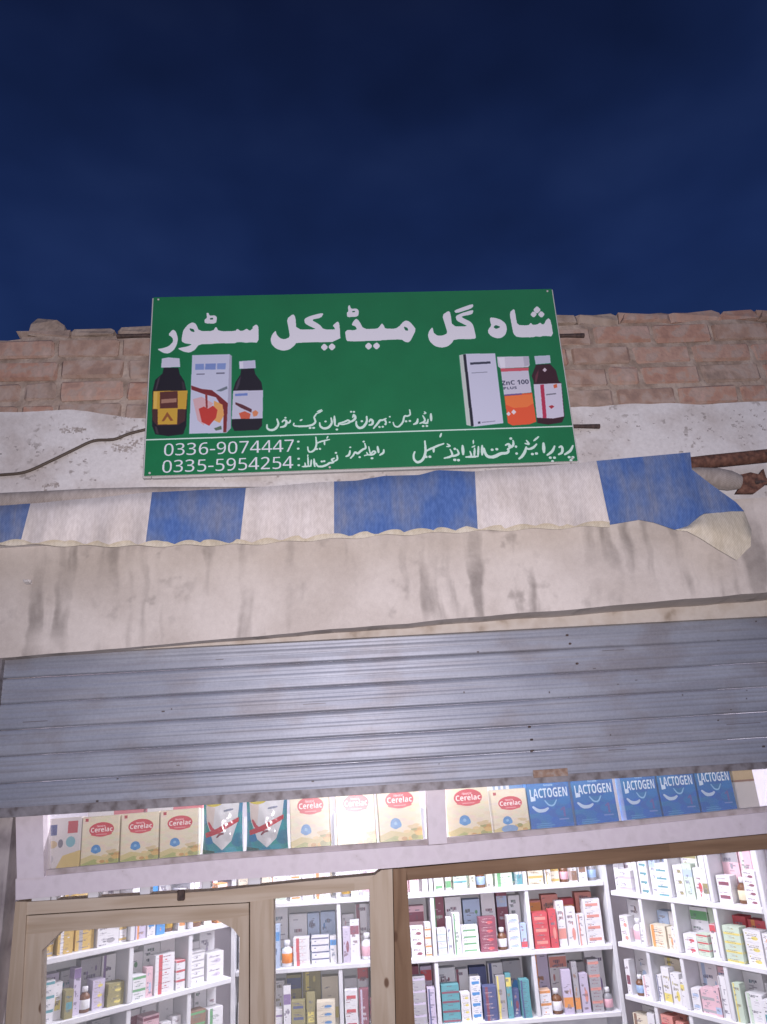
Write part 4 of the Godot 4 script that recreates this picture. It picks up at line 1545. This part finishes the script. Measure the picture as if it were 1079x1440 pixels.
func pouch_shape(w: float, h: float, d: float) -> ArrayMesh:
	# a filled bag: pillow front and back, flat crimped top, creases
	var st := SurfaceTool.new()
	st.begin(Mesh.PRIMITIVE_TRIANGLES)
	st.set_smooth_group(0)
	var n := FastNoiseLite.new()
	n.seed = 33
	n.frequency = 22.0
	n.fractal_octaves = 3
	var nx := 16
	var ny := 20
	for s in [1.0, -1.0]:
		var g := []
		for i in nx + 1:
			var c := []
			for j in ny + 1:
				var u := float(i) / nx
				var v := float(j) / ny
				var belly := pow(sin(PI * clampf(u, 0.0, 1.0)), 0.55) * pow(sin(PI * clampf(v * 0.93, 0.0, 1.0)), 0.45)
				var pinch := 1.0 - 0.05 * sin(PI * v)
				var x := (u - 0.5) * w * pinch
				var y := (1.0 - v) * h
				c.append([Vector3(x, y, s * (0.5 * d * belly + n.get_noise_2d(x + s, y) * 0.006 * belly + 0.0006)), Vector2(u, v)])
			g.append(c)
		for i in nx:
			for j in ny:
				var q := [g[i][j], g[i + 1][j], g[i + 1][j + 1], g[i][j], g[i + 1][j + 1], g[i][j + 1]]
				if s < 0:
					q.reverse()
				for e in q:
					st.set_uv(e[1])
					st.add_vertex(e[0])
	st.generate_normals()
	return st.commit()


func stand(px0: float, px1: float, py: float, z: float, h: float, d: float, lean: float, called: String, label: String, category: String, group: String, mat: Material, turn := 0.0) -> void:
	# a carton whose lower front corners the photograph shows at (px0, py) and (px1, ...)
	var a := at(px0, py, z)
	var c := at(px1, py - (px1 - px0) * 0.075, z)
	var t := thing(called, label, category, group, Vector3((a.x + c.x) / 2.0, (a.y + c.y) / 2.0 + 0.001, z))
	t.rotation = Vector3(-lean, turn, 0.018)
	var w := c.x - a.x
	part("carton", pack(Vector3(w, h, d)), mat, t, Vector3(0, h / 2.0, -d / 2.0))
	part("top_flap", block(Vector3(w - 0.003, 0.0012, d - 0.003), 0.0004), M.flap, t, Vector3(0, h + 0.0008, -d / 2.0))


func build_transom_goods() -> void:
	surface("flap", [206, 196, 180], 0.6)
	var cereal := printed(cereal_print(false), 0.34, 0.5)
	var cereal_low := printed(cereal_print(true), 0.34, 0.5)
	var formula := printed(formula_print(), 0.34, 0.5)
	var z := FRONT_Z - 0.068
	var zb := FRONT_Z - 0.150
	var cg := "cereal cartons behind the transom glass"
	# pale carton with small pictures at the jamb
	var pp := Print.new(192, 192, Color8(206, 198, 196))
	pp.img.fill_rect(Rect2i(14, 22, 46, 40), Color8(70, 76, 128))
	pp.img.fill_rect(Rect2i(120, 12, 56, 46), Color8(178, 70, 78))
	pp.oval(40, 96, 26, 14, Color8(196, 170, 130))
	pp.oval(84, 94, 14, 16, Color8(112, 104, 116))
	pp.oval(140, 90, 26, 20, Color8(120, 168, 176))
	pp.oval(30, 150, 20, 16, Color8(170, 164, 168))
	pp.poly(PackedVector2Array([Vector2(100, 140), Vector2(192, 124), Vector2(192, 192), Vector2(60, 192)]), Color8(204, 178, 108))
	pp.speckle(rng, 0.03, 500)
	stand(60, 111, 1226, z, 0.150, 0.05, 0.03, "picture_carton", "pale carton printed with small pictures beside the transom jamb", "carton", "", printed(pp, 0.4, 0.3))
	var low_label := "short cream cereal carton with red oval, %s from the picture carton"
	for q in [[112, 166, 1222, "first"], [168, 222, 1217, "second"], [224, 278, 1212, "third"]]:
		stand(q[0], q[1], q[2], z, 0.148, 0.045, rng.randf_range(0.02, 0.05), "cereal_carton", low_label % q[3], "carton", cg, cereal, rng.randf_range(-0.03, 0.03))
	var leans := [0.066, 0.072, 0.060]
	var k := 0
	for q in [[409, 466, 1201, "tall cream cereal carton standing against the teal pouch"], [475, 531, 1197, "tall cream cereal carton between two others behind the glare on the glass"], [535, 596, 1192, "tall cream cereal carton standing against the lilac mullion"]]:
		stand(q[0], q[1], q[2], z, 0.188, 0.05, leans[k], "cereal_carton", q[3], "carton", cg, cereal, [-0.02, 0.015, 0.03][k])
		k += 1
	stand(633, 694, 1186, z, 0.180, 0.05, 0.05, "cereal_carton", "tall cream cereal carton just past the mullion beside a shorter one", "carton", cg, cereal, 0.01)
	stand(697, 748, 1180, z, 0.146, 0.045, 0.05, "cereal_carton", "short cream cereal carton with blue base standing against the blue formula cartons", "carton", cg, cereal_low, -0.02)
	var fl := "blue infant formula carton with white capitals, %s from the short blue-based cereal carton"
	for q in [[749, 810, 1174, "first"], [813, 873, 1168, "second"], [884, 934, 1162, "third"], [936, 988, 1156, "fourth"], [990, 1040, 1150, "fifth"]]:
		stand(q[0], q[1], q[2], z, 0.186, 0.055, rng.randf_range(0.03, 0.05), "formula_carton", fl % q[3], "carton", "blue formula cartons behind the transom glass", formula, rng.randf_range(-0.02, 0.02))
	# boxes further back
	var wp := Print.new(128, 128, Color8(226, 224, 226))
	wp.img.fill_rect(Rect2i(60, 0, 68, 30), Color8(206, 120, 130))
	wp.img.fill_rect(Rect2i(10, 40, 70, 6), Color8(170, 180, 200))
	wp.speckle(rng, 0.02, 200)
	var wm := printed(wp, 0.5)
	stand(120, 200, 1214, zb, 0.178, 0.05, 0.0, "white_carton", "white carton with pink corner behind the first short cereal carton", "carton", "white cartons at the back of the transom", wm)
	stand(205, 285, 1207, zb, 0.180, 0.05, 0.0, "white_carton", "white carton with pink corner behind the third short cereal carton", "carton", "white cartons at the back of the transom", wm)
	var bp := Print.new(128, 128, Color8(222, 226, 232))
	bp.img.fill_rect(Rect2i(70, 0, 58, 128), Color8(110, 156, 206))
	for i in 3:
		bp.img.fill_rect(Rect2i(20 + i * 16, 10, 8, 30), Color8(150, 170, 196))
	bp.speckle(rng, 0.02, 200)
	stand(690, 752, 1176, zb, 0.186, 0.05, 0.0, "striped_carton", "white and pale blue carton behind the short cereal carton", "carton", "", printed(bp, 0.5))
	var tp := Print.new(128, 128, Color8(214, 206, 200))
	tp.img.fill_rect(Rect2i(0, 0, 128, 58), Color8(200, 174, 132))
	tp.img.fill_rect(Rect2i(0, 58, 128, 4), Color8(150, 110, 90))
	tp.speckle(rng, 0.02, 200)
	stand(1043, 1072, 1148, z - 0.01, 0.205, 0.05, 0.0, "tan_carton", "white carton with tan top beside the last blue formula carton", "carton", "", printed(tp, 0.5))
	# teal pouches
	var pm := printed(pouch_print(), 0.2, 0.6)
	pm.clearcoat_roughness = 0.08
	var shape := pouch_shape(0.150, 0.190, 0.05)
	for q in [[284, 342, 1209, "shiny teal pouch with red swoosh standing against the short cereal carton"], [346, 406, 1205, "shiny teal pouch with red swoosh standing against the tall cereal carton"]]:
		var a := at(q[0], q[2], z - 0.02)
		var c := at(q[1], q[2] - 4, z - 0.02)
		var t := thing("powder_pouch", q[3], "pouch", "teal pouches behind the transom glass", Vector3((a.x + c.x) / 2.0, (a.y + c.y) / 2.0, z - 0.024))
		t.rotation = Vector3(-0.05, rng.randf_range(-0.06, 0.06), 0.01)
		var bag := part("bag", shape, pm, t)
		bag.scale.x = (c.x - a.x) / 0.150
		part("crimped_seal", block(Vector3((c.x - a.x) * 0.96, 0.014, 0.003), 0.0008), pm, t, Vector3(0, 0.196, 0))


# ------------------------------------------------------------------ goods on the shelves

const TONES := {
	"white": [226, 226, 230], "cream": [222, 212, 184], "pale green": [190, 212, 188], "teal": [60, 140, 150], "bright blue": [36, 120, 200], "pale blue": [160, 186, 220],
	"navy": [46, 58, 108], "lilac": [188, 178, 206], "purple": [110, 84, 140], "maroon": [112, 40, 58], "red": [192, 44, 52], "salmon": [216, 128, 112], "pink": [222, 176, 188],
	"orange": [226, 132, 52], "gold": [196, 156, 62], "yellow": [222, 204, 84], "olive": [130, 122, 66], "green": [74, 150, 84], "grey": [150, 150, 156], "brown": [120, 84, 62],
}
const PATTERNS := ["upper band", "lower band", "side stripe", "round mark", "panel"]
const CELLS := 16
var designs := {}
var cell_print: Print
var goods_mat: StandardMaterial3D


func pale(c: Color) -> Color:
	return c.lerp(Color8(222, 217, 220), 0.28)


func design(base: String, accent: String, pattern: int) -> ArrayMesh:
	var key := "%s/%s/%d" % [base, accent, pattern]
	if designs.has(key):
		return designs[key]
	var n := designs.size()
	var s := 2048 / CELLS
	var ox := (n % CELLS) * s
	var oy := (n / CELLS) * s
	var ground := pale(tone(TONES[base]))
	var img := Print.new(s, s, ground)
	var ac := pale(tone(TONES[accent]))
	var ink := tone([112, 108, 122]) if ground.get_luminance() > 0.45 else tone([204, 198, 200])
	var r := RandomNumberGenerator.new()
	r.seed = n * 131 + 7
	var y0 := r.randi_range(-6, 14)
	match pattern:
		0:
			img.img.fill_rect(Rect2i(0, 8 + y0, s, 26), ac)
		1:
			img.img.fill_rect(Rect2i(0, 88 - y0, s, 28), ac)
		2:
			img.img.fill_rect(Rect2i(12 + y0, 0, 24, s), ac)
		3:
			img.oval(s * 0.62, s * 0.58 + y0, 25, 20, ac)
		4:
			img.img.fill_rect(Rect2i(18, 52 + y0, 92, 32), ac)
	# lines of print too small to read
	for k in 3:
		var y := r.randi_range(10, 112)
		var x := r.randi_range(10, 44)
		var len_ := r.randi_range(30, 74)
		while len_ > 4:
			var w := mini(len_, r.randi_range(5, 14))
			img.img.fill_rect(Rect2i(x, y, w, r.randi_range(5, 9)), ink.lerp(ac, r.randf_range(0.0, 0.6)))
			x += w + 3
			len_ -= w + 3
	for k in 7:
		img.img.fill_rect(Rect2i(r.randi_range(8, 70), r.randi_range(6, 120), r.randi_range(10, 40), 2), ink.lerp(ground, r.randf_range(0.1, 0.5)))
	img.oval(r.randf_range(20, 110), r.randf_range(20, 110), r.randf_range(5, 11), r.randf_range(4, 9), ac.lerp(ink, r.randf() * 0.5))
	img.img.fill_rect(Rect2i(0, 0, 4, s), ground)
	img.img.fill_rect(Rect2i(s - 4, 0, 4, s), ground)
	img.soften(Rect2i(0, 0, s, s), 1.6)
	img.speckle(r, 0.03, 200)
	cell_print.img.blit_rect(img.img, Rect2i(0, 0, s, s), Vector2i(ox, oy))
	var inset := 1.5 / 2048.0
	designs[key] = pack(Vector3.ONE, Rect2(float(ox) / 2048.0 + inset, float(oy) / 2048.0 + inset, float(s) / 2048.0 - 2 * inset, float(s) / 2048.0 - 2 * inset))
	return designs[key]


var row_words := ["top", "second", "third", "fourth", "fifth", "lowest"]
var unit_words := {"rear": "rear shelving", "left": "door-side shelving", "right": "doorway shelving"}
var made := {"medicine_carton": 0, "tablet_box": 0, "medicine_bottle": 0}
var used := {}


func choose(key: String, row: int, bases: Array, accents: Array) -> Array:
	# a print not yet on this row, where there is one
	var pick := []
	for k in 24:
		pick = [bases[rng.randi() % bases.size()], accents[rng.randi() % accents.size()], rng.randi() % 5]
		var id := "%s%d%s" % [key, row, str(pick)]
		if pick[0] != pick[1] and not used.has(id) and (designs.size() < CELLS * CELLS or designs.has("%s/%s/%d" % pick)):
			used[id] = true
			break
	while pick[0] == pick[1]:
		pick[1] = TONES.keys()[rng.randi() % TONES.size()]
	return pick


func place_in(key: String, o: Node3D, p: Vector3, turn: float) -> void:
	var u: Node3D = units[key].node
	o.transform = u.transform * Transform3D(Basis(Vector3.UP, turn), p - Vector3(0, 0.14, 0))


func carton(key: String, row: int, p: Vector3, size: Vector3, pick: Array, turn: float, level := "") -> void:
	var called := "medicine_carton" if level == "" else "tablet_box"
	var o := MeshInstance3D.new()
	o.name = numbered(called)
	o.mesh = design(pick[0], pick[1], pick[2])
	o.material_override = goods_mat
	add_child(o)
	place_in(key, o, p + Vector3(0, size.y / 2.0 + 0.0004, -size.z / 2.0), turn)
	o.transform.basis = o.transform.basis * Basis.from_scale(size)
	var noun := "tall carton" if level == "" else "flat box"
	var what := "%s %s with %s %s%s, %s row, %s" % [pick[0], noun, pick[1], PATTERNS[pick[2]], "" if level == "" else ", " + level, row_words[row], unit_words[key]]
	tag(o, what, "carton" if level == "" else "box", "%s %s in %s row, %s" % ["tall cartons" if level == "" else "stacked boxes", "standing", row_words[row], unit_words[key]])
	made[called] += 1


var bottle_shapes := {}


func bottle(key: String, row: int, p: Vector3, h: float, body: String, label_tone: String) -> void:
	if bottle_shapes.is_empty():
		bottle_shapes.body = lathe([[0.0, 0.0], [0.30, 0.0], [0.33, 0.03], [0.33, 0.58], [0.30, 0.66], [0.15, 0.76], [0.14, 0.84], [0.0, 0.84]])
		bottle_shapes.label = lathe([[0.332, 0.14], [0.338, 0.145], [0.338, 0.51], [0.332, 0.515]])
		bottle_shapes.cap = lathe([[0.0, 0.80], [0.185, 0.80], [0.185, 0.99], [0.17, 1.0], [0.0, 1.0]])
	var t := thing("medicine_bottle", "%s medicine bottle with %s label, %s row, %s" % [body, label_tone, row_words[row], unit_words[key]], "bottle", "%s bottles, %s row, %s" % [body, row_words[row], unit_words[key]])
	place_in(key, t, p + Vector3(0, 0.0004, -0.34 * h), rng.randf() * 0.6)
	t.transform.basis = t.transform.basis * Basis.from_scale(Vector3(h * 0.74, h, h * 0.74))
	for a in [["body", body], ["label", label_tone], ["cap", "white"]]:
		var mk: String = "gloss_" + a[1]
		if not M.has(mk):
			surface(mk, TONES[a[1]], 0.32)
		part(a[0], bottle_shapes[a[0]], M[mk], t)
	made.medicine_bottle += 1


func fill_cell(key: String, row: int, col: int, bases: Array, accents: Array, fullness: float, bottles := 0.0) -> void:
	var u: Dictionary = units[key]
	var cols: Array = u.columns
	var x0: float = (0.004 if col == 0 else cols[col - 1] + 0.010)
	var x1: float = (u.length - 0.004 if col == cols.size() else cols[col] - 0.010)
	var y: float = u.shelves[row]
	var room: float = ((u.top if row == 0 else u.shelves[row - 1] - 0.02) - y) - 0.01
	if row == 0:
		room = 0.235
	# a deep row of taller packs at the back
	var deep: float = u.depth * 0.52
	var x := x0 + 0.004
	while x < x1 - 0.03:
		var w := minf(rng.randf_range(0.05, 0.085), x1 - x - 0.003)
		if rng.randf() < 1.05 * fullness and w > 0.03:
			var h := room * rng.randf_range(0.74, 0.98)
			carton(key, row, Vector3(x + w / 2.0, y, -deep), Vector3(w, h, 0.045), choose(key, row, bases, accents), 0.0)
		x += w + rng.randf_range(0.002, 0.01)
	# front row: stacks of flat boxes, single tall packs, bottles
	x = x0 + 0.004
	while x < x1 - 0.02:
		var kind := rng.randf()
		var front := -rng.randf_range(0.008, 0.035)
		if kind < bottles:
			var h := minf(room * 0.9, rng.randf_range(0.075, 0.115))
			if x + 0.52 * h < x1:
				bottle(key, row, Vector3(x + 0.26 * h, y, front), h, ["brown", "white", "brown", "white", "grey"][rng.randi() % 5], ["cream", "white", "pale green", "pale blue", "pink", "lilac", "orange", "gold"][rng.randi() % 8])
				x += 0.53 * h
				continue
		var flat := kind > 0.47 + bottles * 0.5
		var w := minf(rng.randf_range(0.040, 0.085) if flat else rng.randf_range(0.024, 0.046), x1 - x - 0.003)
		if w < 0.016:
			break
		var pick := choose(key, row, bases, accents)
		if not flat:
			var h := room * rng.randf_range(0.42, 0.9)
			carton(key, row, Vector3(x + w / 2.0, y, front), Vector3(w * 0.95, h, 0.038), pick, rng.randf_range(-0.09, 0.09))
		else:
			var h := rng.randf_range(0.026, 0.052)
			var n := clampi(int(room * rng.randf_range(0.5, 0.95) / h), 2, 4)
			for k in n:
				var level := "lowest of stack" if k == 0 else ("topmost of stack" if k == n - 1 else ("second from bottom" if k == 1 else "third from bottom"))
				carton(key, row, Vector3(x + w / 2.0 + rng.randf_range(-0.0008, 0.0008), y + k * (h + 0.0004), front), Vector3(w * 0.95, h, 0.05), pick, rng.randf_range(-0.03, 0.03), level)
		x += w + rng.randf_range(0.001, 0.005) + (1.0 - fullness) * rng.randf_range(0.0, 0.05)


func build_shelf_goods() -> void:
	cell_print = Print.new(2048, 2048, Color8(220, 220, 224))
	goods_mat = StandardMaterial3D.new()
	goods_mat.resource_name = "printed_card"
	goods_mat.roughness = 0.42
	# rear wall: columns run from beside the glazed door to the far corner
	fill_cell("rear", 0, 0, ["white", "white", "cream"], ["pale green", "orange", "white"], 0.8, 0.10)
	fill_cell("rear", 0, 1, ["white", "white", "pink"], ["pale green", "pink"], 0.7, 0.10)
	fill_cell("rear", 0, 2, ["white", "white", "pale green", "cream"], ["green", "teal", "orange"], 0.8, 0.35)
	fill_cell("rear", 0, 3, ["white", "white", "cream"], ["orange", "gold", "brown"], 0.9, 0.30)
	fill_cell("rear", 1, 0, ["white", "white", "pale blue", "white"], ["bright blue", "teal", "red", "navy"], 1.0, 0.10)
	fill_cell("rear", 1, 1, ["white", "pink", "white", "lilac"], ["maroon", "orange", "pink"], 1.0, 0.10)
	fill_cell("rear", 1, 2, ["white", "white", "pale blue", "maroon", "white"], ["red", "green", "maroon", "pale blue"], 1.0, 0.10)
	fill_cell("rear", 1, 3, ["white", "salmon", "white", "salmon", "red"], ["red", "orange", "salmon", "white"], 1.0, 0.10)
	fill_cell("rear", 2, 0, ["white", "olive", "grey", "white", "cream"], ["navy", "yellow", "purple", "bright blue"], 1.0, 0.10)
	fill_cell("rear", 2, 1, ["white", "lilac", "grey", "maroon", "lilac"], ["navy", "lilac", "red"], 1.0, 0.10)
	fill_cell("rear", 2, 2, ["white", "white", "grey", "teal", "navy"], ["maroon", "bright blue", "yellow", "navy"], 1.0, 0.20)
	fill_cell("rear", 2, 3, ["white", "salmon", "white", "grey", "lilac"], ["orange", "purple", "salmon"], 0.9, 0.20)
	# behind the glazed door
	fill_cell("left", 0, 0, ["white", "white", "white", "gold"], ["white", "grey", "gold"], 0.9, 0.10)
	fill_cell("left", 0, 1, ["white", "white", "lilac", "bright blue"], ["bright blue", "orange", "lilac"], 0.9, 0.10)
	fill_cell("left", 0, 2, ["white", "white", "orange"], ["red", "white"], 0.8, 0.10)
	fill_cell("left", 1, 0, ["white", "lilac", "grey", "olive", "white"], ["purple", "teal", "yellow"], 1.0, 0.15)
	fill_cell("left", 1, 1, ["white", "white", "white", "pink"], ["red", "green", "pale blue"], 1.0, 0.10)
	fill_cell("left", 1, 2, ["white", "white", "grey"], ["grey", "lilac"], 1.0, 0.10)
	fill_cell("left", 2, 0, ["white", "white", "lilac", "grey"], ["teal", "purple", "pink"], 1.0, 0.25)
	fill_cell("left", 2, 1, ["white", "white", "pink"], ["pink", "teal", "maroon"], 0.9, 0.35)
	fill_cell("left", 2, 2, ["white", "white", "brown"], ["red", "green"], 0.9, 0.10)
	# beside the doorway: mostly white packs with small coloured prints
	fill_cell("right", 0, 0, ["white", "white"], ["lilac", "pink", "grey"], 1.0, 0.10)
	fill_cell("right", 0, 1, ["white", "white"], ["teal", "pale blue"], 1.0, 0.10)
	fill_cell("right", 0, 2, ["white", "white", "pale green"], ["red", "olive", "pale blue"], 1.0, 0.10)
	fill_cell("right", 0, 3, ["white", "white", "white", "pink"], ["maroon", "grey", "pale green"], 1.0, 0.10)
	fill_cell("right", 1, 0, ["white", "white"], ["salmon", "brown", "grey"], 1.0, 0.10)
	fill_cell("right", 1, 1, ["white", "pale blue", "cream", "white"], ["cream", "pale blue", "orange"], 1.0, 0.10)
	fill_cell("right", 1, 2, ["white", "white", "pale green"], ["green", "red"], 1.0, 0.10)
	fill_cell("right", 1, 3, ["white", "white", "red", "pale green"], ["white", "yellow", "orange"], 1.0, 0.10)
	fill_cell("right", 2, 0, ["white", "white"], ["maroon", "pale blue", "pink"], 1.0, 0.10)
	fill_cell("right", 2, 1, ["white", "white", "cream"], ["yellow", "navy"], 1.0, 0.10)
	fill_cell("right", 2, 2, ["white", "white", "pink"], ["grey", "pale blue"], 0.9, 0.10)
	fill_cell("right", 2, 3, ["white", "pale green", "white"], ["teal", "pale green", "yellow"], 1.0, 0.10)
	fill_cell("right", 3, 0, ["white", "white", "cream"], ["brown", "pale green"], 0.9, 0.10)
	fill_cell("right", 3, 1, ["white", "salmon", "white"], ["red", "pale blue"], 0.9, 0.10)
	goods_mat.albedo_texture = cell_print.texture()
	print("goods ", made, " designs ", designs.size())
